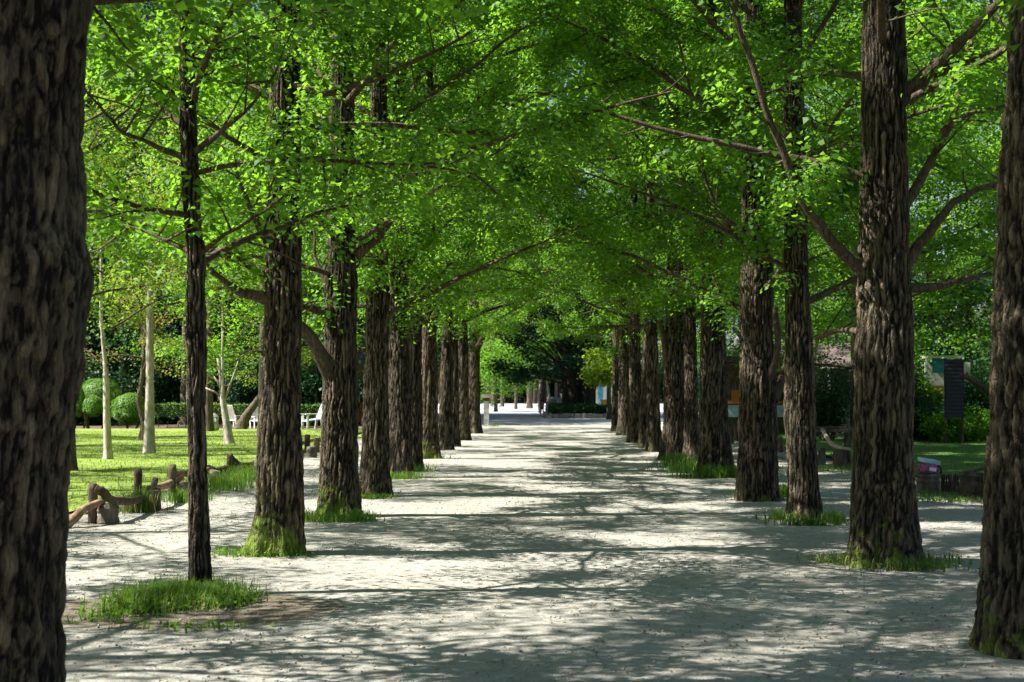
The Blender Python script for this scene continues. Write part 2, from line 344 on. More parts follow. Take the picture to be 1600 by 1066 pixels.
# ------------------------------------------------------------ trunks
def trunk_mesh(name, prof, H, nt_, nz, zv, seed, amp=0.022, flare=0.35, fh=0.28, m=None, moss=0.6, bulges=(), cell=0.075, skew=0.0):
    """prof: [(z, x, y, r)...]; dense rings to zv, coarse above to H"""
    z = np.concatenate([np.linspace(-0.06, zv, nz), np.linspace(zv, H, max(4, nz // 8))[1:]])
    pz = [p[0] for p in prof]
    cx = np.interp(z, pz, [p[1] for p in prof]); cyy = np.interp(z, pz, [p[2] for p in prof]); rr = np.interp(z, pz, [p[3] for p in prof])
    th = np.linspace(0, 2 * math.pi, nt_, endpoint=False)
    Z, T = np.meshgrid(z, th, indexing='ij'); RR = np.repeat(rr[:, None], nt_, 1)
    rs = np.random.RandomState(seed)
    ph = rs.uniform(0, 6.28, 3); lob = 1 + .35 * np.cos(3 * T + ph[0]) + .3 * np.cos(5 * T + ph[1]) + skew * np.cos(T - math.pi)
    fl = flare * np.exp(-np.clip(Z, 0, None) / fh) * np.clip(lob, .25, None)
    RR = RR * (1 + fl)
    p0 = np.stack([np.cos(T).ravel() * rr.mean(), np.sin(T).ravel() * rr.mean(), Z.ravel()], 1)
    big = noise3(p0 * np.array([2.2, 2.2, 1.1]) + seed, seed) * .075 + noise3(p0 * np.array([5, 5, 2.5]) + seed, seed + 9) * .035
    for (bz, bt, ba, bs) in bulges:
        dt = np.abs((T - bt + math.pi) % (2 * math.pi) - math.pi)
        RR = RR + ba * np.exp(-((Z - bz) / bs) ** 2 - (dt / .6) ** 2)
    k = 1 / cell
    warp = noise3(p0 * np.array([4, 4, 4.]), seed + 5)[:, None] * np.array([.5, .5, .9])
    q = p0 * np.array([k, k, k * .062]) + warp + seed * 3.1
    q = q + noise3(p0 * np.array([18, 18, 9.]), seed + 6)[:, None] * np.array([.28, .28, .1]) + noise3(p0 * np.array([9, 9, 14.]), seed + 16)[:, None] * np.array([.3, -.3, 0])
    gp, idv = cell3(q, seed + 1); a = np.clip(gp * 2.1, 0, 1) ** .75; b = np.abs(noise3(q * np.array([2.3, 2.3, 1.6]) + 7.7, seed + 2)); c = noise3(p0 * np.array([60, 60, 30]), seed + 3)
    ridge = a * (.72 + .22 * idv) + np.clip(b * 2.2, 0, 1) * .22 + c * .10
    R2 = RR.ravel() * (1 + big) + (ridge - .7) * amp
    X = np.repeat(cx[:, None], nt_, 1).ravel() + np.cos(T).ravel() * R2
    Y = np.repeat(cyy[:, None], nt_, 1).ravel() + np.sin(T).ravel() * R2
    V = np.stack([X, Y, Z.ravel()], 1); n = len(z)
    i = np.arange(n - 1)[:, None] * nt_; j = np.arange(nt_)[None, :]; j2 = (j + 1) % nt_
    Fc = np.stack([i + j, i + j2, i + nt_ + j2, i + nt_ + j], -1).reshape(-1, 4)
    mo = moss * np.exp(-np.clip(Z.ravel(), 0, None) / .33) * (1 + .35 * np.cos(T.ravel() - 3.6)) 
    return npmesh(name, V, Fc, m or M['bark'], smooth=True, attrs={'ridge': ridge, 'moss': mo})

# ------------------------------------------------------------ crowns: limbs with their twigs, and leaves
def grow(seed, zlo, zhi, nl, rad_lo, rad_hi, lpa=9, leaf=0.066, spread=0.13, elev=(22, 55), r0=(.055, .085), inner=0.28, m='leaf', sub_step=.30, anch=5, gap=.15, shoots=0, hole=1.0):
    """returns (list of limb meshes, crown leaf mesh)"""
    rg = random.Random(seed); limbs = []; anchors = []; tints = []; wts = []
    a = rg.uniform(0, 6.28)
    for i in range(nl):
        t = i / (nl - 1); z0 = zlo + (zhi - zlo) * t ** .9 + rg.uniform(-.1, .1)
        a += 2.4 + rg.uniform(-.35, .35)
        e = R((rg.uniform(*elev) if t > .3 else rg.uniform(elev[0] * .25, elev[1] * .7)) + 14 * t); Ln = (rad_lo + (rad_hi - rad_lo) * t) * rg.uniform(.85, 1.12) / max(.5, math.cos(e))
        p = Vector((0, 0, z0)); d = Vector((math.cos(a) * math.cos(e), math.sin(a) * math.cos(e), math.sin(e)))
        nseg = 9; pts = [p.copy()]; mb = MB(); ll = Ln / nseg
        for k in range(nseg):
            d = (d + Vector((rg.uniform(-.13, .13), rg.uniform(-.13, .13), rg.uniform(-.12, .10)))).normalized()
            p = p + d * ll; pts.append(p.copy())
        rr0 = rg.uniform(*r0) * (1 - .4 * t); rad = [rr0 * (1 - .86 * k / nseg) + .004 for k in range(nseg + 1)]
        mb.tube(pts, rad, n=6, cap=False)
        s = inner * Ln; side = 1
        while s < Ln:
            f = s / ll; k = min(int(f), nseg - 1); q = pts[k].lerp(pts[k + 1], f - k); dd = (pts[k + 1] - pts[k]).normalized()
            hz = Vector((-dd.y, dd.x, 0)).normalized() * side
            sd_ = (dd * rg.uniform(.3, .9) + hz * rg.uniform(.4, 1.0) + Vector((0, 0, rg.uniform(-.45, .5)))).normalized(); side = -side
            sl = rg.uniform(.55, 1.15) * (1 - .35 * s / Ln) * min(1.0, rad_lo / 2.4); sp = [q]; cur = q.copy()
            for _ in range(3):
                sd_ = (sd_ + Vector((rg.uniform(-.2, .2), rg.uniform(-.2, .2), rg.uniform(-.22, .12)))).normalized(); cur = cur + sd_ * sl / 3; sp.append(cur.copy())
            mb.tube(sp, [.012, .009, .006, .003], n=3, cap=False)
            tn = rg.uniform(0, 1); wgt = 0 if rg.random() < gap else rg.uniform(.5, 1.5)
            for j in range(anch):
                u = (j + 1) / anch * 3; kk = min(int(u), 2); anchors.append(sp[kk].lerp(sp[kk + 1], u - kk)); tints.append(tn); wts.append(wgt * rg.uniform(.6, 1.4))
            s += sub_step * rg.uniform(.75, 1.3)
        for j in (1, 2):
            anchors.append(pts[-j]); tints.append(.7); wts.append(1)
        limbs.append(mb.mesh('limb', M['branch'], smooth=True))
    A = np.array([tuple(x) for x in anchors]); g = np.random.default_rng(seed)
    if shoots:
        S_ = []
        for _ in range(shoots):
            aa = rg.uniform(0, 6.28); zz = rg.uniform(zlo - .1, zlo + 4.0); S_.append((math.cos(aa) * .42, math.sin(aa) * .42, zz))
        A = np.concatenate([A, np.array(S_)]); tints += [rg.random() for _ in S_]; wts += [.8] * shoots
    if hole < 1: wts = np.array(wts) * (noise3(A * 1.9 + seed, seed) < hole)
    cnt = np.maximum(0, (np.array(wts) * lpa).astype(int))
    C = np.repeat(A, cnt, 0); C = C + g.normal(0, 1, C.shape) * np.array([spread, spread, spread * .7])
    crown = leaf_mesh('crown', C, leaf, seed, M[m], tint=np.repeat(np.array(tints), cnt))
    return limbs, crown

PROTO = [grow(100 + i, 2.5, 10.0, 26, 3.3, 2.1, lpa=86, leaf=.056, r0=(.026, .05), inner=.08, spread=.135, shoots=26, hole=.07) for i in range(5)]
PROTO.append(PROTO[2])
PROTO_HI = [grow(140 + i, 3.4, 10.2, 22, 3.3, 1.6, lpa=76, leaf=.058, r0=(.026, .05), inner=.15, spread=.14, hole=.05) for i in range(2)]
THIN = grow(160, 2.45, 7.6, 20, 2.0, .9, lpa=30, leaf=.052, spread=.15, inner=.15, r0=(.018, .03), elev=(15, 55), sub_step=.24)
FARP = [grow(180 + i, 2.5, 11.0, 25, 3.6, 2.0, lpa=30, hole=.2, leaf=.09, spread=.26, r0=(.03, .06), sub_step=.34, anch=4) for i in range(4)]
FARL = [grow(190 + i, 2.4, 8.4, 20, 3.1, 1.8, lpa=16, leaf=.085, spread=.24, r0=(.02, .045), sub_step=.34, anch=4, m='leaf_lime') for i in range(2)]
FARD = [grow(195 + i, 1.6, 11.0, 26, 3.5, 1.9, lpa=20, leaf=.11, spread=.27, r0=(.03, .06), sub_step=.34, anch=4, m='leaf_dark') for i in range(2)]
print('leaves per crown', len(PROTO[0][1].polygons), len(FARP[0][1].polygons))

def add_crown(root, proto, off=(0, 0, 0), rz=0.0, sc=1.0, separate=True, szz=None):
    limbs, crown = proto
    rot = rz
    def put(name, me):
        o = link(name, me, root, off); o.rotation_euler = (0, 0, rot); o.scale = (sc, sc, szz or sc); return o
    put('crown', crown)
    if separate:
        for l in limbs: put('limb', l)

def custom_limb(root, pts, r0, r1, seed, twigs=5, m='branch'):
    """a limb through world points, parented to root at its base"""
    rg = random.Random(seed); b = root.location; P_ = [Vector(p) - b for p in pts]
    # resample with a little wander
    out = [];
    for i in range(len(P_) - 1):
        for k in range(4):
            out.append(P_[i].lerp(P_[i + 1], k / 4) + (Vector((rg.uniform(-1, 1), rg.uniform(-1, 1), rg.uniform(-1, 1))) * .022 if (i or k) else Vector()))
    out.append(P_[-1]); sm = [out[0]] + [(out[i - 1] + out[i] * 2 + out[i + 1]) / 4 for i in range(1, len(out) - 1)] + [out[-1]]
    n = len(sm); mb = MB(); mb.tube(sm, [(r0 + (r1 - r0) * (i / (n - 1)) ** .8) * (.72 + .4 * math.exp(-(sm[i] - sm[0]).length / .35)) * rg.uniform(.93, 1.1) for i in range(n)], n=9, cap=True, rng=rg, rough=.07)
    C = []
    for j in range(twigs):
        i = int(n * (.3 + .65 * (j + .5) / twigs)); i = min(i, n - 1); q = sm[i]
        d = Vector((rg.uniform(-1, 1), rg.uniform(-1, 1), rg.uniform(-.3, 1))).normalized(); sp = [q]
        for _ in range(3):
            d = (d + Vector((rg.uniform(-.3, .3), rg.uniform(-.3, .3), rg.uniform(-.2, .3)))).normalized(); sp.append(sp[-1] + d * .22)
        mb.tube(sp, [.011, .008, .006, .003], n=4, cap=False); C += sp[1:]
    o = mb.build('limb', M[m], root, smooth=True)
    if C:
        A = np.array([tuple(c) for c in C]); g = np.random.default_rng(seed)
        CC = np.repeat(A, 12, 0) + g.normal(0, .11, (len(A) * 12, 3))
        link('leaf_spray', leaf_mesh('leaf_spray', CC, .062, seed, M['leaf']), o)['kind'] = 'stuff'
    return o

def avenue_tree(label, px, py, rpx, seed, near=2, lean=(0, 0), proto=None, rz=None, top=11.0, xy=None, prof=None, group='ginkgo trees lining the avenue',
                flare=.42, fh=.38, moss=.28, bulges=(), skew=0.0, m=None, crown_sc=1.0, amp=.029, name='ginkgo_tree', separate=True, off=(0, 0, 0)):
    g = Vector((*xy, 0)) if xy else G(px, py); d = g.y; r = rpx / F * d if rpx > 1 else rpx
    root = empty(name, g); tag(root, label, 'tree', group)
    rk = random.Random(seed * 7)
    if not prof and near < 2: lean = (lean[0] + rk.uniform(-.07, .07), lean[1] + rk.uniform(-.07, .07))
    if not bulges and near: bulges = [(rk.uniform(.5, 3.6), rk.uniform(0, 6.28), rk.uniform(.05, .15) * r, rk.uniform(.12, .35)) for _ in range(5)]
    if g.y > 24 and crown_sc == 1.0: crown_sc = 1.2
    pr = prof or [(-.1, 0, 0, r * 1.04), (1.2, lean[0] * .3, lean[1] * .3, r), (3.0, lean[0] * .8, lean[1] * .8, r * .86), (5.0, lean[0], lean[1], r * .70), (8, lean[0], lean[1], r * .45), (top, lean[0], lean[1], .02)]
    nt_, nz, zv = {2: (168, 200, 5.0), 1: (110, 130, 5.5), 0: (56, 70, 7.0)}[near]
    link('trunk', trunk_mesh('trunk', pr, top, nt_, nz, zv, seed, amp=amp, flare=flare, fh=fh, moss=moss, bulges=bulges, skew=skew, m=m, cell=max({2: .034, 1: .044, 0: .08}[near], 6.28 * r / nt_ * 3.1)), root)
    if proto is not None:
        add_crown(root, proto, (lean[0] * .8 + off[0], lean[1] * .8 + off[1], off[2]), rz if rz is not None else seed * 1.7, crown_sc, separate)
    return root

# ------------------------------------------------------------ the ground and its sheets
def sheet(name, pts, z, m, kind='structure', div=None):
    me = bpy.data.meshes.new(name); me.from_pydata([(x, y, z) for x, y in pts], [], [tuple(range(len(pts)))]); me.materials.append(m)
    o = link(name, me); o['kind'] = kind; return o
sheet('ground', [(-700, -200), (700, -200), (700, 1500), (-700, 1500)], -0.012, M['soil'])
def wavy(x0, x1, y0, y1, n, amp, seed, side_l=True, side_r=True):
    rg = random.Random(seed); L_, R_ = [], []
    for i in range(n + 1):
        y = y0 + (y1 - y0) * i / n
        L_.append((x0 + (rg.uniform(-amp, amp) if side_l else 0), y)); R_.append((x1 + (rg.uniform(-amp, amp) if side_r else 0), y))
    return L_, R_
# sand path as a strip mesh with gentle unevenness
DIRT = [(G(285, 955).x, G(285, 955).y, 1.15, .85, 1.35)]
for px_, py_, r_ in ((437, 868, .5), (529, 809, .55), (585, 776, .5), (624, 748, .5), (670, 718, .5), (1380, 882, .75), (1257, 815, .5), (1184, 783, .55), (1117, 745, .7), (1053, 719, .7), (1640, 1010, .6), (150, 822, .5), (240, 800, .5)):
    DIRT.append((G(px_, py_).x, G(px_, py_).y, r_, r_, .62))
def path_mesh():
    xs = np.linspace(-6.1, 6.4, 126); ys = np.concatenate([np.linspace(-30, 4, 18)[:-1], np.geomspace(4, 66, 300)])
    X, Y = np.meshgrid(xs, ys); p = np.stack([X.ravel() * .9, Y.ravel() * .9, np.zeros(X.size)], 1)
    Z = noise3(p, 3) * .012 + noise3(p * 3.1, 4) * .006 + noise3(p * 9, 5) * .003
    edge = noise3(np.stack([Y.ravel() * .8, np.zeros(X.size), X.ravel() * 0], 1), 6) * .3
    Xe = X.ravel() + np.where(np.abs(X.ravel()) > 5.6, edge, 0)
    V = np.stack([Xe, Y.ravel(), Z + .012], 1); nx = len(xs)
    i = np.arange(len(ys) - 1)[:, None] * nx; j = np.arange(nx - 1)[None, :]
    dirt = np.zeros(len(V))
    for (dx, dy, rx, ry, k_) in DIRT:
        dirt = np.maximum(dirt, k_ * np.exp(-(((V[:, 0] - dx) / rx) ** 2 + ((V[:, 1] - dy) / ry) ** 2) ** 1.6))
    dirt = np.maximum(dirt, .75 * np.clip((-V[:, 0] - 5.0) / .7, 0, 1)); dirt = np.maximum(dirt, .8 * np.clip((V[:, 0] - 5.2) / 1.0, 0, 1))
    return npmesh('sand_path', V, np.stack([i + j, i + j + 1, i + nx + j + 1, i + nx + j], -1).reshape(-1, 4), M['sand'], smooth=True, attrs={'dirt': dirt})
link('sand_path', path_mesh())['kind'] = 'structure'
Lw = wavy(-70, -5.75, 3, 56, 40, .12, 1, False)
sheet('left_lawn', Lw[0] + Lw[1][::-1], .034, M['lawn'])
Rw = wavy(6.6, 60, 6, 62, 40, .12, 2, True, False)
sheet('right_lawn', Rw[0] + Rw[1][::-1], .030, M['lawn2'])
sheet('plaza_paving', [(-7.5, 66.05), (13, 66.05), (22, 176), (-22, 176)], .020, M['plaza'])

# grass blades over the lawns near the path, stuff
def scatter(n, x0, x1, y0, y1, seed, z=.03, power=1.0):
    g = np.random.default_rng(seed); return np.stack([g.uniform(x0, x1, n), y0 + (y1 - y0) * g.uniform(0, 1, n) ** power, np.full(n, z)], 1)
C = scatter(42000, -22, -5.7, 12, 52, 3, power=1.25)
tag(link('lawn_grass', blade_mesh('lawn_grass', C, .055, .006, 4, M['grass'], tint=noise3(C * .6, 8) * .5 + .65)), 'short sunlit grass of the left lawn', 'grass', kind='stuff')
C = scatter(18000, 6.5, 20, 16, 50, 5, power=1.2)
tag(link('lawn_grass', blade_mesh('lawn_grass', C, .055, .006, 6, M['grass'], tint=noise3(C * .6, 9) * .5 + .3)), 'short shaded grass of the right lawn', 'grass', kind='stuff')  # lower tint than the left lawn, shade put into the blade colour
# pebbles, crumbs and fallen leaves on the sand
g = np.random.default_rng(77); n = 9000
C = np.stack([g.uniform(-5.6, 6.0, n), 6.5 + 34 * g.uniform(0, 1, n) ** 1.5, np.full(n, .024)], 1)
tag(link('fallen_leaves', leaf_mesh('fallen_leaves', C, .022, 78, M['litter'], up=2.5)), 'small dry leaves and crumbs scattered on the sandy path', 'leaf litter', kind='stuff')
def pebble_mesh(n, seed):
    g = np.random.default_rng(seed); C = np.stack([g.uniform(-5.4, 6.0, n), 6.5 + 24 * g.uniform(0, 1, n) ** 1.6, np.full(n, .016)], 1)
    o = np.array([[1, 0, 0], [0, 1, 0], [-1, 0, 0], [0, -1, 0], [0, 0, .8], [0, 0, -.6]]); s = g.uniform(.004, .013, n)
    V = C[:, None, :] + o[None] * s[:, None, None] * g.uniform(.7, 1.3, (n, 6, 1))
    f = np.array([[0, 1, 4], [1, 2, 4], [2, 3, 4], [3, 0, 4], [1, 0, 5], [2, 1, 5], [3, 2, 5], [0, 3, 5]])
    return npmesh('gravel', V, (np.arange(n)[:, None, None] * 6 + f[None]).reshape(-1, 3), M['stone'])
tag(link('gravel', pebble_mesh(9000, 5)), 'loose grit and tiny pebbles on the sandy path', 'gravel', kind='stuff')

# ------------------------------------------------------------ avenue trees, left row
LEFT = [
 # label, px, py, half width px, seed, near, kwargs
 ('tall mossy ginkgo with root flare sweeping left, behind the slender young trunk', 437, 868, 31.5, 11, 2, dict(flare=.5, fh=.3, moss=.95, skew=.8, lean=(.03, 0), proto=PROTO[0])),
 ('ginkgo forking low with one heavy limb to the left, just beyond the mossy one', 529, 809, 27, 12, 2, dict(proto=PROTO[1], moss=.8, lean=(.02, 0))),
 ('dark broad-footed ginkgo right of the forked ginkgo', 585, 776, 20, 13, 2, dict(proto=PROTO[2], flare=.55, fh=.3, lean=(.05, 0))),
 ('ginkgo with bright green grass at its foot, right of the dark broad-footed one', 624, 748, 17.5, 14, 1, dict(proto=PROTO[3], flare=.5, fh=.35)),
 ('ginkgo half hidden behind the grassy-footed ginkgo in the left row', 646, 737, 12, 15, 1, dict(proto=PROTO[4])),
 ('ginkgo with striped sunlight on its mossy trunk in the left row', 670, 718, 14.5, 16, 1, dict(proto=PROTO[5], moss=.8)),
 ('reddish sunlit ginkgo right after the striped one in the left row', 696, 704, 10.5, 17, 0, dict(proto=PROTO[0])),
 ('narrow dark ginkgo trunk between two lighter ones far down the left row', 709, 698, 8, 18, 0, dict(proto=PROTO[2])),
 ('dark ginkgo second to last in the left row', 723, 689, 9.5, 19, 0, dict(proto=PROTO[1])),
 ('last brown ginkgo of the left row beside the stone pillar', 740, 678, 10, 20, 0, dict(proto=PROTO[3])),
]
trees = {}
for lab, px, py, rp, sd_, nr, kw in LEFT:
    trees[sd_] = avenue_tree(lab, px, py, rp, sd_, nr, **kw)
RIGHT = [
 ('massive shaded ginkgo with deeply furrowed bark, second from the right edge', 1380, 882, 44, 31, 2, dict(proto=PROTO_HI[0], moss=.5, flare=.38, fh=.5, lean=(.05, 0))),
 ('slim straight ginkgo left of the massive furrowed one', 1257, 815, 22.5, 32, 2, dict(proto=PROTO[3], flare=.3, lean=(-.09, 0))),
 ('ginkgo with sunlit left flank, mossy knot and thick side limb', 1184, 783, 28, 33, 2, dict(proto=PROTO[2], flare=.22, lean=(.0, 0))),
 ('ginkgo trunk bright with dappled sun standing in tall grass', 1117, 745, 21.5, 34, 1, dict(proto=PROTO[0], lean=(-.08, 0))),
 ('ginkgo hidden behind the dappled trunk in the right row', 1082, 722, 11, 35, 1, dict(proto=PROTO[5])),
 ('stout dark ginkgo forking low behind the grass of the right row', 1053, 719, 16.5, 36, 1, dict(proto=PROTO[1], lean=(.0, 0))),
 ('plain ginkgo trunk left of the stout dark one', 1022, 707, 10.5, 37, 0, dict(proto=PROTO[4])),
 ('ginkgo with a pale sunlit base in the far right row', 1009, 701, 9, 38, 0, dict(proto=PROTO[2])),
 ('reddish ginkgo third from the far end of the right row', 994, 692, 10.5, 39, 0, dict(proto=PROTO[0])),
 ('sunlit ginkgo next to last in the right row', 976, 681, 9.5, 40, 0, dict(proto=PROTO[3])),
 ('last ginkgo of the right row, narrow and dark', 962, 674, 6, 41, 0, dict(proto=PROTO[1])),
]
for lab, px, py, rp, sd_, nr, kw in RIGHT:
    trees[sd_] = avenue_tree(lab, px, py, rp, sd_, nr, **kw)

# front left trunk, cut by the left edge
def prof_px(pts, d, bx):
    return [((P(0, y, d).z), (P((l + r_) / 2, y, d).x - bx), 0, (r_ - l) / 2 / F * d) for y, l, r_ in pts]
d0 = 6.6; b0 = P(-50, 700, d0).x
pr = [(-.1, -.10, 0, .40)] + sorted(prof_px([(1066, -190, 82), (900, -185, 92), (750, -172, 105), (600, -160, 118), (480, -155, 124), (420, -152, 134), (370, -150, 127), (200, -146, 130), (0, -140, 135)], d0, b0)) + [(6, .12, 0, .30), (9, .12, 0, .18), (11.5, .12, 0, .02)]
t = avenue_tree('huge dark ginkgo trunk filling the left edge of the view', 0, 0, .39, 10, 2, xy=(b0, d0), prof=pr, top=11.5, proto=PROTO_HI[1], rz=1.0, flare=.1, moss=.1, amp=.042)
# front right trunk, cut by the right edge
d1 = 8.3; b1 = P(1642, 700, d1).x
pr = [(-.1, -.02, 0, .375)] + sorted(prof_px([(1010, 1528, 1740), (900, 1538, 1732), (760, 1546, 1722), (600, 1553, 1716), (480, 1556, 1712), (330, 1562, 1712), (180, 1572, 1714), (0, 1588, 1718)], d1, b1)) + [(6, .1, 0, .22), (9, .1, 0, .12), (11, .1, 0, .02)]
t = avenue_tree('sun-striped ginkgo trunk cut off by the right edge of the view', 0, 0, .35, 30, 2, xy=(b1, d1), prof=pr, top=11, proto=PROTO_HI[0], rz=4.0, flare=.08, moss=.35, amp=.045)
# slender young tree in the big grass patch
d2 = G(314, 932).y; b2 = G(314, 932).x
pr = [(-.1, .0, 0, .085)] + sorted(prof_px([(925, 295, 333), (800, 293, 327), (650, 293, 322), (500, 293, 321), (400, 291, 319), (300, 284, 312), (200, 281, 307), (60, 279, 304), (0, 281, 302)], d2, b2)) + [(5.6, -.1, 0, .05), (8, -.1, 0, .015)]
young = avenue_tree('slender young ginkgo rising from the largest grass patch', 0, 0, .085, 21, 2, xy=(b2, d2), prof=pr, top=8, proto=THIN, flare=.12, fh=.12, moss=.2, amp=.020, off=(-.08, 0, 0))
# trees of the same rows behind the camera: they shade the foreground
for k, (x, y, pi_) in enumerate([(-2.45, 2.6, 1), (-2.5, -1.6, 0)]):
    avenue_tree(('ginkgo of the left row nearer than the huge left trunk, outside the view', 'ginkgo of the left row behind the camera')[k], 0, 0, .30, 50 + k, 0, xy=(x, y), proto=PROTO_HI[pi_], rz=k * 2.1)

# limbs that the photograph shows one by one
T = trees
def LP(root, pts, d, r0, r1, seed, tw=5, dd=0.0, m='branch'):
    n = len(pts); return custom_limb(root, [P(x, y, d + dd * i / (n - 1)) for i, (x, y) in enumerate(pts)], r0, r1, seed, tw, m)
d = T[12].location.y
LP(T[12], [(528, 610), (505, 560), (475, 515), (448, 480)], d, .125, .08, 1, 2, -.5)
LP(T[12], [(540, 500), (500, 486), (455, 470), (385, 462), (345, 440), (315, 405)], d, .085, .025, 2, 4, -1.0)
LP(T[12], [(545, 385), (520, 365), (480, 325), (462, 300), (430, 250)], d, .06, .02, 3, 4, -.4)
LP(T[12], [(555, 400), (590, 375), (620, 330), (640, 250), (672, 170)], d, .07, .02, 4, 5, .3)
LP(T[12], [(520, 480), (508, 440), (492, 400), (488, 345)], d, .045, .02, 5, 2, .3)
d = T[11].location.y
LP(T[11], [(430, 400), (395, 340), (375, 290), (366, 240)], d, .045, .015, 6, 4, -.6)
LP(T[11], [(440, 130), (520, 145), (590, 125), (660, 90), (735, 50)], d, .05, .015, 7, 6, -.8)
LP(T[11], [(432, 470), (380, 460), (330, 425)], d, .07, .03, 66, 3, -.5)
d = young.location.y
LP(young, [(296, 106), (345, 92), (392, 66)], d, .028, .012, 8, 3, -.2)
LP(young, [(300, 240), (345, 205), (395, 165), (432, 112)], d, .03, .011, 9, 4, -.3)
LP(young, [(310, 400), (350, 370), (390, 345), (442, 308)], d, .022, .010, 10, 3, -.3, m='branch')
LP(young, [(292, 250), (250, 232), (195, 205), (160, 175), (132, 140)], d, .026, .010, 11, 5, -.2)
LP(young, [(292, 105), (305, 60), (308, 0)], d, .025, .014, 12, 2, -.2)
LP(young, [(300, 395), (250, 370), (190, 350)], d, .022, .008, 13, 4, .3)
d = T[31].location.y
LP(T[31], [(1400, 150), (1440, 128), (1475, 92), (1520, 45), (1570, -5), (1610, -50)], d, .085, .045, 14, 2, -.4)
LP(T[31], [(1450, 118), (1495, 100), (1540, 88), (1600, 62)], d - .05, .045, .03, 15, 2, -.3)
LP(T[31], [(1390, 460), (1425, 395), (1460, 350), (1490, 315), (1540, 292), (1600, 285)], d, .075, .03, 16, 4, .4)
LP(T[31], [(1400, 350), (1435, 285), (1480, 210), (1500, 140), (1520, 60)], d, .06, .03, 17, 4, .7)
LP(T[31], [(1475, 205), (1510, 178), (1570, 165)], d + .5, .035, .02, 18, 3, .3)
LP(T[31], [(1400, 455), (1450, 448), (1500, 440), (1560, 425)], d, .055, .03, 19, 4, .7)
LP(T[31], [(1365, 440), (1318, 400), (1262, 330), (1228, 245), (1190, 150), (1160, 60), (1145, -10)], d, .07, .028, 20, 6, -.5)
LP(T[31], [(1350, 520), (1310, 515), (1275, 530)], d, .035, .02, 21, 2, .8)
d = T[33].location.y
LP(T[33], [(1180, 640), (1202, 590), (1216, 545), (1212, 480)], d, .10, .05, 22, 2, -.5)
LP(T[33], [(1190, 400), (1150, 370), (1118, 330), (1096, 260), (1082, 150), (1060, 60)], d, .06, .02, 23, 6, -.3)
LP(T[33], [(1195, 640), (1225, 590), (1240, 520)], d, .11, .06, 24, 2, .8)
d = T[34].location.y
LP(T[34], [(1110, 420), (1060, 330), (1010, 270), (960, 190), (925, 90), (900, 20)], d, .07, .02, 25, 6, -.6)
LP(T[34], [(1105, 460), (1130, 430), (1150, 380)], d, .06, .03, 26, 3, .3)
d = T[36].location.y
LP(T[36], [(1053, 610), (1065, 560), (1072, 510)], d, .16, .09, 27, 2, .2)
LP(T[36], [(1050, 600), (1040, 550), (1032, 500)], d, .13, .07, 28, 2, -.2)
d = T[16].location.y
LP(T[16], [(668, 520), (655, 490), (640, 470), (625, 430)], d, .09, .03, 29, 3, -.4)
LP(T[16], [(672, 515), (690, 470), (718, 430), (745, 380), (770, 340)], d, .08, .03, 30, 5, .2)
LP(T[14], [(620, 440), (650, 395), (690, 360), (720, 330)], T[14].location.y, .06, .02, 31, 5, .2)
LP(T[20], [(742, 560), (760, 520), (775, 500)], T[20].location.y, .09, .04, 32, 3, .2)

# ------------------------------------------------------------ grass tufts at the foot of trunks
def tuft(label, spots, n, h, seed, leafy=0, tint=.6, wid=.006):
    """spots: (px, py, spread x m, spread y m)"""
    g = np.random.default_rng(seed); C = []
    for px, py, sx, sy in spots:
        c = G(px, py); k = int(n * .75) // len(spots); q_ = g.uniform(0, 1, k) ** .5; C.append(np.stack([c.x + g.normal(0, sx, k) * (.6 + q_ * .8), c.y + g.normal(0, sy, k) * (.6 + q_ * .8), np.full(k, .012)], 1))
    C = np.concatenate(C); base = C.mean(0); base[2] = 0
    o = empty('grass_tuft', tuple(base)); tag(o, label, 'grass', 'grass tufts round the trunks', kind='stuff')
    link('grass_blades', blade_mesh('grass_blades', C - base, h, wid, seed, M['grass'], lean=.8, tint=np.full(len(C), tint)), o)['kind'] = 'stuff'
    if leafy:
        L_ = []
        for px, py, sx, sy in spots:
            c = G(px, py); k = leafy // len(spots); L_.append(np.stack([g.normal(c.x, sx * 1.15, k), g.normal(c.y, sy * 1.1, k), g.uniform(.02, .02 + h * .45, k)], 1))
        L_ = np.concatenate(L_)
        link('weed_leaves', leaf_mesh('weed_leaves', L_ - base, .034, seed + 1, M['grass'], tint=np.full(len(L_), tint), up=1.2), o)['kind'] = 'stuff'
def soil(px, py, rx, ry, seed, z=.030):
    c = G(px, py); rg = random.Random(seed); me = MB(); n = 40; pts = []
    for k in range(n):
        a = 6.2832 * k / n; s = 1 + rg.uniform(-.12, .12); pts.append((c.x + math.cos(a) * rx * s, c.y + math.sin(a) * ry * s))
    sheet('soil_patch', pts, z, M['patch'])
tuft('largest patch of grass and leafy weeds, round the slender young trunk', [(300, 940, .13, .2), (262, 943, .11, .2), (345, 945, .09, .13), (222, 950, .10, .16)], 6500, .15, 1, leafy=4200, tint=.3, wid=.0035)
tuft('sparse grass on the bare soil in front of the slender trunk', [(200, 962, .12, .12), (160, 970, .1, .1), (300, 985, .2, .06)], 200, .07, 2, leafy=160, tint=.7)
tuft('thin green blades left of the mossy root flare', [(360, 870, .12, .12), (425, 872, .16, .05)], 260, .10, 3, leafy=120, tint=.7)
tuft('bright grass at the foot of the forked ginkgo', [(480, 815, .08, .12), (525, 818, .16, .06), (562, 815, .08, .08)], 900, .14, 4, tint=.95)
tuft('low green grass before the dark broad-footed ginkgo', [(575, 780, .14, .07)], 600, .08, 5, leafy=200, tint=.7)
tuft('fresh green tuft at the grassy-footed ginkgo of the left row', [(625, 750, .20, .1)], 700, .15, 6, tint=.75)
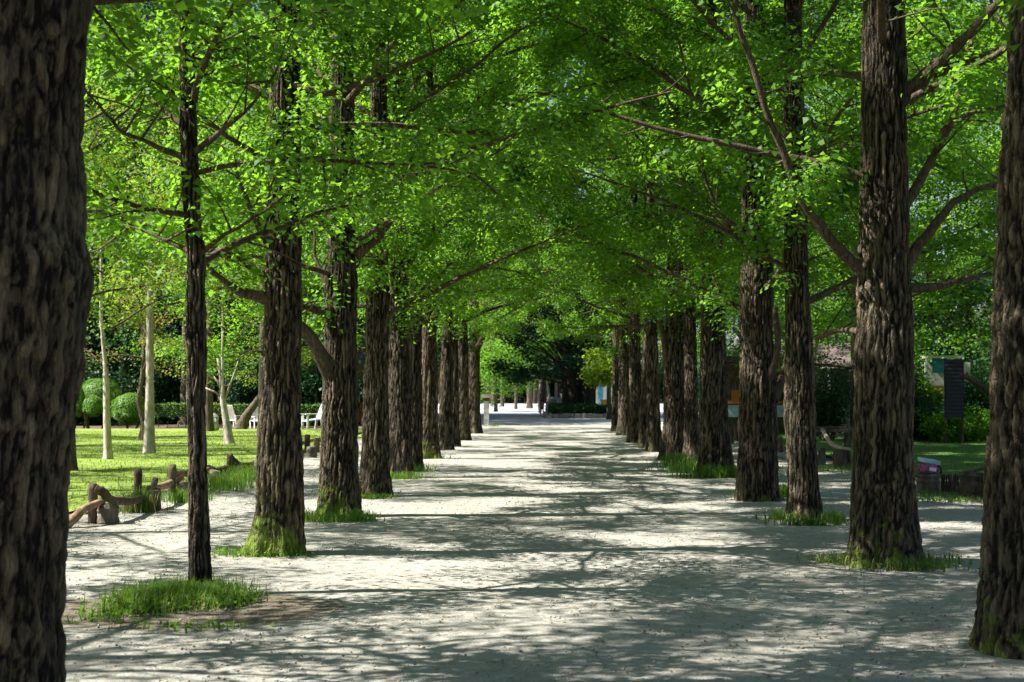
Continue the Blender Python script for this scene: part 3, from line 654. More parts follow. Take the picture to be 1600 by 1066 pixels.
tuft('small tuft beside the half hidden ginkgo', [(652, 738, .16, .1)], 350, .16, 7, tint=.6)
tuft('grass with shade in its colour, right of the massive furrowed trunk', [(1455, 885, .14, .14), (1320, 882, .12, .06), (1420, 893, .14, .04)], 700, .11, 8, leafy=150, tint=.1)  # low tint paints the shade beside the trunk into the blades
tuft('grass around the foot of the slim straight ginkgo', [(1225, 815, .10, .1), (1262, 824, .14, .04), (1300, 818, .08, .1)], 900, .15, 9, leafy=150, tint=.35)
tuft('tall leafy grass between the slim ginkgo and the sunlit-flank ginkgo', [(1190, 783, .12, .05), (1220, 778, .12, .12)], 900, .22, 10, leafy=300, tint=.5)
tuft('tallest clump of grass, at the foot of the dappled ginkgo', [(1085, 738, .26, .3), (1120, 748, .3, .12), (1060, 728, .16, .3)], 2400, .26, 11, leafy=300, tint=.4)
tuft('low tuft under the striped ginkgo in the left row', [(672, 718, .22, .1)], 300, .12, 12, tint=.5)
tuft('dark rushes growing between the log posts of the left fence', [(215, 800, .10, .14)], 700, .30, 13, tint=.15)
tuft('bright tall grass beside the far stretch of the log fence', [(350, 765, .28, .5), (385, 750, .18, .5)], 1800, .28, 14, tint=.95)
tuft('short tuft near the third log post of the left fence', [(285, 785, .16, .2)], 500, .20, 15, tint=.4)
tuft('weedy strip in front of the right hand stone border', [(1450, 775, .35, .3), (1500, 785, .35, .2)], 900, .08, 16, leafy=400, tint=.3)
tuft('few green leaves at the foot of the trunk on the right edge', [(1590, 1000, .05, .04)], 60, .08, 17, leafy=60, tint=.3)
tuft('yellowish grass by the stump on the right border', [(1300, 735, .35, .4)], 500, .12, 18, tint=.8)
tuft('small green sprig at the stone pillar', [(772, 667, .15, .2)], 160, .14, 19, tint=.9)

# ------------------------------------------------------------ left rustic log fence
rgF = random.Random(4)
fence = empty('log_fence', tuple(G(152, 818))); tag(fence, 'rustic fence of log posts, stump blocks and crooked driftwood rails along the left lawn', 'fence')
fb = fence.location
def post(px, y0, y1, wpx, m='wood_dark', lean=0.0, name='log_post', par=fence, dd=0.0):
    b = G(px, y1); b.y += dd; s = F / b.y; r = wpx / 2 / s; h = (y1 - y0) / s
    n = 7; pts = [Vector((lean * h * k / n + rgF.uniform(-.006, .006), rgF.uniform(-.006, .006), h * k / n - (.03 if k == 0 else 0))) + b - par.location for k in range(n + 1)]
    MB().tube(pts, [r * rgF.uniform(.93, 1.07) for _ in pts[:-1]] + [r * .9], n=16, rng=rgF, rough=.02).build(name, M[m], par, smooth=(name != 'stump_block'))
def block(px0, px1, y0, y1, m='log_end', name='stump_block', par=fence):
    post((px0 + px1) / 2, y0, y1, (px1 - px0), m, 0, name, par)
def rail(pts, r, m, par=fence, name='driftwood_rail', r1=None):
    """pts: (px, py, depth)"""
    Pp = [P(x, y, d) - par.location for x, y, d in pts]; out = []
    for i in range(len(Pp) - 1):
        for k in range(4): out.append(Pp[i].lerp(Pp[i + 1], k / 4))
    out.append(Pp[-1]); sm = [out[0]] + [(out[i - 1] + out[i] * 2 + out[i + 1]) / 4 for i in range(1, len(out) - 1)] + [out[-1]]
    n = len(sm); r1 = r1 or r * .7
    MB().tube(sm, [(r + (r1 - r) * i / (n - 1)) * rgF.uniform(.9, 1.12) for i in range(n)], n=9, rng=rgF, rough=.06).build(name, M[m], par, smooth=True)
dA = G(150, 820).y; dB = G(240, 797).y; dC = G(283, 779).y; dD = G(360, 745).y; dE = G(402, 742).y
post(145, 756, 820, 14); block(152, 185, 789, 820)
rail([(96, 824, dA - .6), (112, 815, dA - .5), (130, 795, dA - .35), (160, 784, dA)], .055, 'wood_tan', r1=.04)
rail([(150, 765, dA), (160, 768, dA), (172, 781, dA + .3), (200, 784, dA + .7), (228, 778, dB)], .055, 'wood_dark', r1=.045)
post(215, 733, 797, 13); post(230, 746, 797, 10, lean=.25, m='log_end'); block(233, 251, 764, 797)
rail([(234, 764, dB), (255, 760, dB + .6), (272, 752, dC), (284, 746, dC + .2)], .05, 'wood_tan', r1=.04)
post(269, 726, 782, 12); block(276, 296, 753, 779)
rail([(266, 742, dC), (285, 740, dC + .4), (305, 741, dC + 1.4), (326, 733, dD - 2)], .05, 'wood_tan')
rail([(326, 733, dD - 2), (338, 738, dD - 1.4), (352, 732, dD - .6), (362, 730, dD)], .075, 'wood_dark', r1=.05)
block(327, 345, 735, 760, 'wood_pale')
post(359, 709, 747, 10); rail([(360, 716, dD), (366, 722, dD), (374, 728, dD + .2), (392, 727, dD + 1), (402, 722, dE)], .07, 'wood_dark', r1=.05)
block(368, 386, 728, 747, 'wood_dark'); block(397, 408, 720, 742, 'wood_pale')
for px, py, hh, mm in ((436, 716, 30, 'wood_dark'), (452, 712, 24, 'log_end'), (480, 705, 26, 'wood_dark'), (487, 716, 18, 'log_end'), (495, 707, 22, 'wood_tan')):
    post(px, py - hh, py, 9 if mm != 'log_end' else 17, mm)
rail([(405, 722, dE), (435, 706, 30), (452, 700, 33), (478, 690, 37), (498, 686, 40)], .06, 'wood_tan', r1=.05)
for px, py, hh, mm in ((548, 694, 20, 'wood_dark'), (555, 697, 15, 'log_end'), (570, 688, 17, 'wood_dark')):
    post(px, py - hh, py, 7, mm)
rail([(498, 688, 40), (530, 682, 44), (550, 680, 47), (575, 675, 52)], .06, 'wood_dark', r1=.05)

# ------------------------------------------------------------ right border
bord = empty('log_border', tuple(G(1465, 770))); tag(bord, 'low border of dark stumps, short pickets and log ends along the right lawn', 'fence')
block(1433, 1467, 740, 770, 'log_end', par=bord)
for k in range(9):
    post(1472 + k * 3.6, 741 + (k % 3), 769 + k * .2, 3.3, 'wood_dark', name='picket', par=bord)
block(1500, 1545, 740, 776, 'wood_dark', par=bord); block(1545, 1590, 735, 780, 'wood_dark', par=bord)
rail([(1462, 746, 21.6), (1468, 752, 21.5), (1467, 768, 21.4)], .035, 'wood_pale', par=bord, name='driftwood_leg')
rail([(1500, 741, 21.4), (1520, 736, 21.4), (1545, 730, 21.4)], .03, 'wood_dark', par=bord)
bor2 = empty('log_border', tuple(G(1305, 732))); tag(bor2, 'log border with a plank seat and a crooked pale rail behind the slim ginkgo', 'fence')
block(1301, 1324, 704, 733, 'wood_dark', par=bor2); block(1278, 1290, 700, 728, 'log_end', par=bor2)
dR = G(1305, 732).y
rail([(1285, 672, dR + 3), (1298, 694, dR + .5), (1312, 700, dR), (1328, 702, dR - .4)], .045, 'wood_pale', par=bor2)
post(1326, 686, 733, 7, 'wood_dark', par=bor2)
for px, py in ((1214, 705), (1207, 700), (1220, 708), (1150, 690), (1143, 694)):
    post(px, py - 26, py, 7, 'wood_dark', par=bor2)
pb = empty('plank_bench', tuple(G(1294, 716))); tag(pb, 'weathered plank bench half hidden behind the slim ginkgo', 'bench')
c = P(1292, 673, G(1294, 716).y) - pb.location
MB().box((c.x, c.y, c.z), (1.1, .32, .05)).build('seat', M['log_end'], pb)
MB().box((c.x, c.y, c.z + .07), (1.1, .10, .04)).build('seat', M['log_end'], pb)
for s_ in (-.45, .45): MB().box((c.x + s_, c.y, c.z / 2 - .02), (.09, .26, c.z - .05)).build('leg', M['wood_dark'], pb)

# bundle on the stump: a dusky pink bag under a pale blue lid
bz = P(1450, 740, G(1450, 770).y); bag = empty('picnic_bag', tuple(bz)); tag(bag, 'dusky pink bag with a pale blue lid left on the stump of the right border', 'bag')
me = MB(); rgb = random.Random(3)
for k, (rr_, zz) in enumerate(((.10, 0), (.135, .03), (.14, .08), (.12, .13), (.09, .165))):
    pass
me.tube([(0, 0, 0), (0, 0, .03), (0, 0, .08), (0, 0, .13), (0, 0, .16)], [.11, .15, .155, .135, .10], n=14, rng=rgb, rough=.10).build('body', M['magenta'], bag, smooth=True)
MB().box((.02, 0, .185), (.27, .22, .055), rot=Euler((.05, -.1 + .25, .2)), jitter=.008, rng=rgb).build('lid', M['lightblue'], bag)
MB().box((.03, -.15, .07), (.10, .02, .05), rot=Euler((.1, .2, 0))).build('white_tag', M['white'], bag)
MB().tube([(.12, -.08, .12), (.16, -.11, .08), (.17, -.10, .03), (.16, -.08, .0)], .014, n=6).build('strap', M['dark_cloth'], bag, smooth=True)

# stone pillar at the end of the left row
pl = G(760, 667); pil = empty('stone_pillar', tuple(pl)); tag(pil, 'short stone pillar with a flat cap at the far end of the left row', 'pillar')
MB().box((0, 0, .55), (.22, .24, 1.1), jitter=.01, rng=rgb).build('shaft', M['rock'], pil)
MB().box((0, 0, 1.17), (.28, .28, .13), jitter=.01, rng=rgb).build('neck', M['wood_dark'], pil)
MB().box((0, 0, 1.31), (.40, .40, .15), jitter=.012, rng=rgb).build('cap', M['stone'], pil)

# ------------------------------------------------------------ generic background trees
def bg_tree(name, label, x, y, r, proto, seed, sc=1.0, group=None, m='bark_far', top=10.0, lean=(0, 0), cat='tree', pts=None, near=0, forks=(), z0=0.0, branches=True):
    root = empty(name, (x, y, 0)); tag(root, label, cat, group)
    pr = [(-.1, 0, 0, r * 1.1), (1.2, lean[0] * .2, lean[1] * .2, r), (3, lean[0] * .6, lean[1] * .6, r * .85), (6, lean[0], lean[1], r * .55), (top, lean[0], lean[1], .02)] if pts is None else pts
    nt_, nz, zv = (24, 22, 5.0) if near == 0 else (56, 80, 5.0)
    link('trunk', trunk_mesh('trunk', pr, top, nt_, nz, zv, seed, amp=.015, flare=.3, m=M[m], cell=.12), root)
    for k, f in enumerate(forks):
        q = [Vector(a) - root.location for a in f[0]]; MB().tube(q, [f[1] + (f[2] - f[1]) * i / (len(q) - 1) for i in range(len(q))], n=8).build('limb', M[m], root, smooth=True)
    if proto:
        limbs, crown = proto
        o = link('crown', crown, root, (lean[0], lean[1], z0)); o.rotation_euler = (0, 0, seed * 1.3); o.scale = (sc, sc, sc)
        if branches:
            for l in limbs[::2]:
                b = link('limb', l, root, (lean[0], lean[1], z0)); b.rotation_euler = (0, 0, seed * 1.3); b.scale = (sc, sc, sc)
    return root
# left lawn trees seen one by one
g1 = G(168, 720)
def px_prof(list_, d, bx, by=0):
    return [(P(0, y, d).z, P(cx, y, d).x - bx, 0, w_ / 2 / F * d) for y, cx, w_ in list_]
pr = [(-.1, 0, 0, .10)] + sorted(px_prof([(715, 169, 13), (650, 167, 11), (600, 166, 10), (565, 164, 7), (500, 158, 6)], g1.y, g1.x)) + [(6, -.2, 0, .02)]
bg_tree('lawn_tree', 'thin pale trunk on the lawn, nearest the left edge', g1.x, g1.y, .09, grow(301, 2.0, 5.5, 12, 1.9, 1.0, lpa=8, leaf=.075, spread=.17, m='leaf_lime', r0=(.02, .03)), 61, m='bark_pale', top=6, pts=pr, near=1)
g2 = G(233, 710)
pr = [(-.1, 0, 0, .13)] + sorted(px_prof([(705, 233, 18), (640, 234, 15), (580, 234, 13), (500, 234, 12)], g2.y, g2.x)) + [(7, 0, 0, .03)]
bg_tree('lawn_tree', 'straight pale trunk with a scar on the lawn, thicker than its neighbour', g2.x, g2.y, .12, FARL[0], 62, m='bark_pale', top=9, pts=pr, near=1, z0=.9, sc=.8)
g3 = G(358, 695)
f3 = lambda pts: [P(x, y, g3.y) for x, y in pts]
pr = [(-.1, .03, 0, .10)] + sorted(px_prof([(695, 359, 14), (660, 354, 12), (625, 348, 9), (600, 347, 5)], g3.y, g3.x)) + [(4.5, -.2, 0, .02)]
bg_tree('lawn_tree', 'small pale many-forked tree on the lawn left of the mossy ginkgo', g3.x, g3.y, .1, grow(302, 1.6, 4.6, 13, 2.0, 1.2, lpa=8, leaf=.075, spread=.17, m='leaf', r0=(.02, .03)), 63, m='bark_pale', top=4.5, pts=pr, near=1,
        forks=[(f3([(347, 625), (345, 590), (340, 560)]), .055, .03), (f3([(348, 622), (335, 612), (320, 606)]), .035, .02), (f3([(350, 628), (358, 605), (366, 585), (372, 565)]), .04, .02), (f3([(346, 612), (340, 597), (334, 588)]), .025, .012)])
g4 = G(372, 672)
bg_tree('lawn_tree', 'dark trunk leaning right in front of the left hedge', g4.x, g4.y, .16, FARL[1], 64, top=6.5, near=1, z0=-.3, sc=.8,
        pts=[(-.1, 0, 0, .26), (.6, .35, 0, .2), (1.4, .95, 0, .17), (2.4, 1.5, 0, .13), (6.5, 1.8, 0, .03)], lean=(1.4, 0))
g5 = G(222, 690)
bg_tree('maple_tree', 'curving dark maple with yellowing leaves behind the scarred pale trunk', g5.x, g5.y, .1, grow(303, 2.0, 4.2, 12, 1.9, 1.3, lpa=8, leaf=.08, spread=.2, m='leaf_maple', r0=(.03, .04)), 65, top=4.5, near=1,
        pts=[(-.1, 0, 0, .12), (.5, .06, 0, .09), (1.2, -.12, 0, .08), (2.2, .02, 0, .07), (4.5, .1, 0, .02)])
bg_tree('lawn_tree', 'trunk just showing past the right edge of the huge left trunk', G(103, 738).x, G(103, 738).y, .16, FARL[0], 66, top=9, near=1, sc=.8, z0=1.2)
# trees further left whose crowns fill the upper left and shade the lawn in bands
k = 0
rgT = random.Random(21)
for (x, y, pi_, kind) in [(-8.6, 18.5, 0, 'm'), (-13.5, 22.0, 1, 'm'), (-9.2, 37, 2, 'm'), (-13.5, 35, 0, 'l'), (-19, 31, 3, 'm'), (-13.6, 47, 1, 'l'), (-21, 41, 1, 'l'), (-10.5, 50, 3, 'm'), (-26, 50, 0, 'm'), (-18.5, 53, 2, 'm')]:
    pass
LAWN = [(-8.0, 2.5, 3, 1.0, 'unseen tree beyond the left fence nearest the camera, added to shade the path'), (-7.9, 7.3, 0, 1.0, 'second unseen tree beyond the left fence, added to shade the path'), (-9.3, 14.5, 2, .9, 'tree beyond the left fence whose crown fills the upper left corner'),  # the first two stand out of view, added to shade the near path
        (-10.5, 20.5, 3, .85, 'tree beyond the left fence just behind the huge left trunk'),
        (-14.2, 24.0, 1, 1.0, 'leafy tree at the far left of the lawn, trunk hidden by the huge left trunk'),
        (-16.5, 33.0, 2, 1.0, 'broad green tree over the lawn hidden behind the huge left trunk'),
        (-19.5, 36.5, 3, 1.0, 'broad tree at the far left whose shade bands the lawn'), (-22, 44.5, 2, 1.1, 'tree at the far left corner of the lawn'),
        (-8.9, 45.5, 0, .95, 'lawn tree screened by the mossy ginkgo'),
        (-12.3, 52.5, 3, 1.0, 'green tree in front of the hedge, above the white garden chairs'),
        (-7.4, 56.0, 2, .95, 'tree before the orange-walled pavilion')]
for i, (x, y, pi_, sc, lab) in enumerate(LAWN):
    bg_tree('lawn_tree', lab, x, y, .17, FARP[pi_], 70 + i, sc=sc, top=9, z0=.35 if y > 22 else .5)
# dark wood behind the left hedge
rgw = random.Random(8)
cells = []
for i in range(26):
    x = -44 + i * 1.55 + rgw.uniform(-.6, .6); y = 62.5 + rgw.uniform(0, 13) + (3 if i % 2 else 0)
    if x > -8.5: continue
    if -10.6 < x < -6.0 and y < 68: y += 9
    p = FARP[i % 4] if i % 3 else FARD[i % 2]
    bg_tree('forest_tree', 'tree of the dark shaded wood behind the left hedge', x, y, rgw.uniform(.17, .28), p, 90 + i, sc=rgw.uniform(1.4, 1.8), top=16, z0=-1.4, group='trees of the wood behind the left hedge', branches=False)
for i in range(17):
    x = -52 + i * 2.6 + rgw.uniform(-.8, .8); y = 78 + rgw.uniform(0, 12)
    bg_tree('forest_tree', 'tree of the dark shaded wood behind the left hedge', x, y, rgw.uniform(.2, .3), FARD[i % 2], 130 + i, sc=rgw.uniform(2.0, 2.4), top=18, z0=-2.6, group='trees of the wood behind the left hedge', branches=False)
# right side: dark park trees beyond the border
RTL = {0: 'park tree behind the sun-striped trunk at the right edge, with a dark bent limb', 2: 'park tree hidden behind the massive furrowed trunk', 5: 'park tree behind the slim straight ginkgo, beside the grey garden house', 9: 'park tree deep behind the massive furrowed trunk, past the stall'}
RT = [(9.34, 27.5, 0), (13.5, 31, 1), (8.87, 36.5, 2), (15.5, 40, 3), (19.5, 33.5, 0), (9.6, 43.6, 1), (22, 43, 2), (17.0, 49, 3), (26, 38, 1), (12.5, 54.5, 0), (24, 52, 1)]
for i, (x, y, pi_) in enumerate(RT):
    p = FARD[i % 2] if i in (3, 6, 8, 10) else FARP[pi_]
    pk = bg_tree('park_tree', RTL.get(i, 'park tree standing outside the right edge, only its leaves reaching into view'), x, y, rgw.uniform(.14, .24), p, 170 + i, sc=rgw.uniform(.95, 1.15), top=10, group='park trees beyond the right border', z0=-.5 if y > 33 else 0)
    if i == 0: custom_limb(pk, [P(1590, 660, 27.5), P(1556, 618, 27.3), P(1530, 600, 27.2), P(1500, 585, 27)], .16, .05, 77, 3)
for i in range(22):
    x = 9 + i * 1.9 + rgw.uniform(-.7, .7); y = 60 + rgw.uniform(0, 16)
    bg_tree('forest_tree', 'tree of the wood behind the stalls on the right', x, y, rgw.uniform(.17, .3), FARP[i % 4] if i % 3 else FARD[i % 2], 200 + i, sc=rgw.uniform(1.6, 2.1), top=16, z0=-2.4 if i % 2 else 0, group='trees of the wood behind the right stalls', branches=False)

# ------------------------------------------------------------ clipped bushes, hedges, shrubs
def ball_pts(n, c, r, g, rough=.05):
    v = g.normal(size=(n, 3)); v /= np.linalg.norm(v, axis=1)[:, None]
    k = 1 + noise3(v * 3 + c[0] + r[0] * 9, 5) * rough * 2.6 + noise3(v * 9, 7) * .05 - np.abs(g.normal(0, .05, n)); return np.array(c) + v * np.array(r) * k[:, None]
def core_mesh(c, r, m):
    v = []; f = []; n, mm = 14, 9
    for i in range(mm + 1):
        a = math.pi * i / mm
        for j in range(n):
            b = 2 * math.pi * j / n; v.append((c[0] + r[0] * math.sin(a) * math.cos(b), c[1] + r[1] * math.sin(a) * math.sin(b), c[2] + r[2] * math.cos(a)))
    for i in range(mm):
        for j in range(n): f.append((i * n + j, i * n + (j + 1) % n, (i + 1) * n + (j + 1) % n, (i + 1) * n + j))
    return v, f
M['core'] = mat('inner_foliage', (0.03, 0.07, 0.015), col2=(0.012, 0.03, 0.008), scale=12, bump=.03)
def bush(label, px, pytop, pybot, wpx, seed, base_py=672, stems=0, group='clipped round bushes'):
    b = G(px, base_py); s = F / b.y; r = wpx / 2 / s; zt = P(px, pytop, b.y).z; zb = max(P(px, pybot, b.y).z, .12)
    root = empty('round_bush', tuple(b)); tag(root, label, 'bush', group)
    c = (0, 0, (zt + zb) / 2); rr = (r, r * .95, (zt - zb) / 2); g = np.random.default_rng(seed)
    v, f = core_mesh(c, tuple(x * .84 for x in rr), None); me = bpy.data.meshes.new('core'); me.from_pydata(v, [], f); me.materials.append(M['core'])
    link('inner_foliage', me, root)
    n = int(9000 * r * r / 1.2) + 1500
    link('foliage', leaf_mesh('foliage', ball_pts(n, c, rr, g), .05, seed, M['hedge'], up=.2), root)['kind'] = 'stuff'
    for k in range(max(stems, 1)):
        a = k * 2.1; MB().tube([(math.cos(a) * .12 * stems, math.sin(a) * .12, -.02), (math.cos(a) * .2 * stems, math.sin(a) * .2, zb + .15)], [.05, .035], n=6).build('stem', M['branch'], root)
bush('large clipped round bush rising behind the smaller balls', 157, 592, 640, 68, 1, 667, 1)
bush('middle clipped ball on stems just left of the thin pale trunk', 145, 618, 652, 36, 2, 671, 3)
bush('big clipped ball reaching almost to the ground, left of the scarred trunk', 203, 613, 665, 58, 3, 670, 2)
bush('small clipped bush nearest the huge left trunk', 121, 602, 650, 24, 4, 671, 2)
def hedge(name, label, p0, p1, w_, h, seed, m='hedge', leaf=.055, dens=260, ragged=0.0, z0=.25, stems=True, cat='hedge', kindgroup=None):
    a, b = Vector((*p0, 0)), Vector((*p1, 0)); L_ = (b - a).length; ang = math.atan2((b - a).y, (b - a).x)
    root = empty(name, tuple(a), ang); tag(root, label, cat, kindgroup); g = np.random.default_rng(seed); n = int(L_ * (h + w_) * dens)
    face = g.uniform(0, 1, n); x = g.uniform(0, L_, n); y = np.where(face < .5, -w_ / 2, g.uniform(-w_ / 2, w_ / 2, n)); z = np.where(face < .5, g.uniform(z0, h, n), h)
    back = g.uniform(0, 1, n) < .25; y = np.where(back & (face < .5), w_ / 2, y)
    C = np.stack([x, y, z], 1) + g.normal(0, .03 + ragged, (n, 3)); C[:, 2] += noise3(np.stack([x * 1.3, y, z * 0], 1), seed) * (.05 + ragged)
    C[:, 2] = np.maximum(C[:, 2], .03)
    link('foliage', leaf_mesh('foliage', C, leaf, seed, M[m], up=.25), root)['kind'] = 'stuff'
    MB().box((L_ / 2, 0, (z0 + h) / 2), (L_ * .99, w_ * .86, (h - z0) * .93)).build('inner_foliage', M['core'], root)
    if stems:
        for k in range(int(L_ / .35)):
            xx = (k + .5) * .35 + g.uniform(-.08, .08); MB().tube([(xx, 0, -.02), (xx + g.uniform(-.08, .08), 0, z0 + .05)], [.02, .014], n=4).build('stem', M['branch'], root)
hy = G(300, 668).y
hedge('clipped_hedge', 'clipped hedge between the scarred trunk and the mossy ginkgo, behind the lawn', (G(243, 668).x, hy), (G(415, 668).x - .3, hy + .2), .9, P(0, 632, hy).z, 11, z0=.42)
hedge('clipped_hedge', 'short clipped hedge beside the white chair and orange pavilion', (G(420, 668).x, hy + .3), (G(500, 668).x, hy + .5), .9, P(0, 633, hy).z, 12, z0=.42)
SHARE = {}
def shrub(label, x, y, w_, h, seed, m='leaf_dark', n=5000, leaf=.085, group='shrubs of the right park', name='shrub', key=None):
    if key and key in SHARE:
        root = empty(name, (x, y, 0), seed); tag(root, label, 'shrub', group); root.scale = (1, 1, h / SHARE[key][1])
        for o in SHARE[key][0].children:
            c = o.copy(); COL.objects.link(c); c.parent = root
        return root
    root = empty(name, (x, y, 0)); tag(root, label, 'shrub', group); g = np.random.default_rng(seed); C = []; mb = MB()
    for k in range(16):
        a = g.uniform(0, 6.28); rr = g.uniform(0, 1) ** .6 * w_ / 2; zt = h * g.uniform(.45, 1) * (1 - .3 * rr / (w_ / 2)); c = (math.cos(a) * rr, math.sin(a) * rr, zt)
        mb.tube([(c[0] * .15, c[1] * .15, -.02), (c[0] * .6, c[1] * .6, zt * .5), c], [.022, .016, .005], n=4, cap=False)
        kk = n // 16; t_ = g.uniform(.25, 1.05, kk)[:, None]; C.append(np.array([[c[0], c[1], c[2]]]) * t_ + g.normal(0, w_ * .085, (kk, 3)))
    C = np.concatenate(C); C[:, 2] = np.maximum(C[:, 2], .04)
    mb.build('stem', M['branch'], root); link('foliage', leaf_mesh('foliage', C, leaf, seed, M[m]), root)['kind'] = 'stuff'
    if key: SHARE[key] = (root, h)
    return root
rgs = random.Random(3)
SH = [(1484, 693, 1.3, 1.0, 'leaf', 'low shrub at the foot of the dark slatted board'), (1318, 684, 1.8, 3.4, 'leaf_dark', 'tall shrub before the grey garden house, next to the massive furrowed trunk'),
      (1450, 687, 1.3, 2.5, 'leaf', 'tall loose shrub half covering the white stall, left of the dark slatted board'), (1528, 688, 1.4, 2.3, 'leaf_dark', 'tall loose shrub half covering the white stall, right of the dark slatted board'), (1415, 688, 1.6, 2.6, 'leaf_dark', 'tall shrub partly behind the right side of the massive furrowed trunk'),
      (1296, 690, 2.0, 3.2, 'leaf_dark', 'tall dark shrub left of the massive furrowed trunk'), (1440, 690, 1.9, 1.2, 'leaf_dark', 'dark shrub right of the massive furrowed trunk'), (1500, 691, 1.8, .8, 'leaf', 'low green shrub before the dark slatted board'),
      (1548, 689, 1.6, 1.2, 'leaf', 'round green shrub below the bent limb at the right'), (1345, 668, 2.6, 2.0, 'leaf_dark', 'shrub hidden behind the massive furrowed trunk'), (1590, 686, 3.0, 2.2, 'leaf_dark', 'dark shrub behind the trunk at the right edge'),
      (1265, 676, 2.0, 1.6, 'leaf_dark', 'dark shrub peeping beside the slim straight ginkgo'), (1455, 690, .9, .9, 'leaf_dark', 'small bare-stemmed shrub on the right lawn')]
for i, (px, py, w_, h, mm, lab) in enumerate(SH):
    q = G(px, py); shrub(lab, q.x, q.y, w_, h, 400 + i, mm, n=5000 if w_ > 1 else 500)
for i in range(22):
    x = -45 + i * 1.75; shrub('dark undergrowth bush inside the wood behind the left hedge', x + rgs.uniform(-.6, .6), 62.5 + (i % 2) * 5 + rgs.uniform(0, 4), 3.8, rgs.uniform(2.6, 4.2), 430 + i, 'leaf_dark', n=6000, leaf=.15, key='u%d' % (i % 3), group='undergrowth in the wood behind the left hedge')
for i in range(20):
    x = 8.5 + i * 1.8; shrub('dark undergrowth bush behind the stalls on the right', x + rgs.uniform(-.6, .6), 56 + rgs.uniform(0, 10), 3.8, rgs.uniform(2.6, 4.2), 450 + i, 'leaf_dark', n=6000, leaf=.15, key='u%d' % (i % 3), group='undergrowth behind the right stalls')

# boulders and white chairs on the left lawn
def boulder(label, px, py, w_, h, seed, m='rock'):
    q = G(px, py); g = np.random.default_rng(seed); v, f = core_mesh((0, 0, h * .42), (w_ / 2, w_ * .4, h * .6), None); v = np.array(v)
    v = v * (1 + noise3(v * 3.0 + seed, seed)[:, None] * .35); v[:, 2] = np.maximum(v[:, 2], -.03)
    me = bpy.data.meshes.new('boulder'); me.from_pydata(v.tolist(), [], f); me.materials.append(M[m]); o = link('boulder', me); o.location = q; tag(o, label, 'rock')
    return o
boulder('pale rough boulder beside the small forked tree', 331, 674, .75, .62, 3)
def garden_chair(label, px, py, rz, sc=1.0):
    q = G(px, py); r = empty('garden_chair', tuple(q), rz); r.scale = (sc, sc, sc); tag(r, label, 'chair', 'white garden chairs before the left hedge')
    MB().box((0, 0, .34), (.56, .55, .04), rot=Euler((.12, 0, 0))).build('seat', M['white'], r)
    for k in range(4):
        MB().box((-.21 + k * .14, .36, .66), (.125, .03, .72), rot=Euler((-.38, 0, 0))).build('back_slat', M['white'], r)
    for s_ in (-1, 1):
        MB().box((s_ * .31, .02, .55), (.10, .70, .03)).build('armrest', M['white'], r)
        MB().box((s_ * .31, -.24, .26), (.04, .08, .53)).build('leg', M['white'], r)
        MB().box((s_ * .31, .28, .26), (.04, .08, .53), rot=Euler((-.1, 0, 0))).build('leg', M['white'], r)
garden_chair('white garden chair seen from behind between the two leaning trunks', 368, 670, 2.6, .95)
garden_chair('white garden chair showing just left of the mossy ginkgo', 404, 669, .6, .85)
garden_chair('white garden chair standing between the mossy and the forked ginkgo', 487, 671, -1.1, 1.1)

# orange pavilion with a green parasol in front, left
q = G(540, 655); hx = P(478, 600, 66).x; pv = empty('pavilion', (hx, 66, 0)); tag(pv, 'orange-red walled pavilion with a dark roof seen between left trunks', 'building')
MB().box((2.4, 2, 1.35), (4.8, 4, 2.75)).build('wall', M['orange_wall'], pv)
MB().box((2.4, 2, 2.85), (5.6, 4.8, .22)).build('roof', M['roof_dark'], pv)
rf = MB(); rf.v += [(-.4, -.4, 2.96), (5.2, -.4, 2.96), (5.2, 4.4, 2.96), (-.4, 4.4, 2.96), (1.2, 2, 4.1), (3.6, 2, 4.1)]; rf.f += [(0, 1, 5, 4), (1, 2, 5), (2, 3, 4, 5), (3, 0, 4)]; rf.mi += [0] * 4; rf.build('roof', M['roof_dark'], pv)
dr = MB().box((1.15, -.03, 1.0), (.8, .06, 2.0)).build('door', M['glass_dark'], pv)
MB().box((.72, -.05, 1.0), (.07, .08, 2.05)).build('frame', M['roof_dark'], dr)
for k in range(2):
    wn = MB().box((2.5 + k * 1.3, -.03, 1.5), (.9, .05, 1.0)).build('window', M['glass_dark'], pv); MB().box((2.5 + k * 1.3, -.06, 1.5), (.05, .04, 1.0)).box((2.5 + k * 1.3, -.06, 1.5), (.9, .04, .05)).build('frame', M['cream'], wn)
q = P(494, 600, 62); sapling_at = (q.x, 62)
q = P(570, 605, 68); gp = empty('shed', (q.x, 68, 0)); tag(gp, 'pale grey shed roof behind the dark ginkgo of the left row', 'building')
MB().box((0, 1.5, 1.0), (2.6, 3, 2.0)).build('wall', M['grey_wall'], gp)
MB().box((0, 1.5, 2.15), (3.0, 3.4, .25), rot=Euler((0, .12, 0))).build('roof', M['rock'], gp)

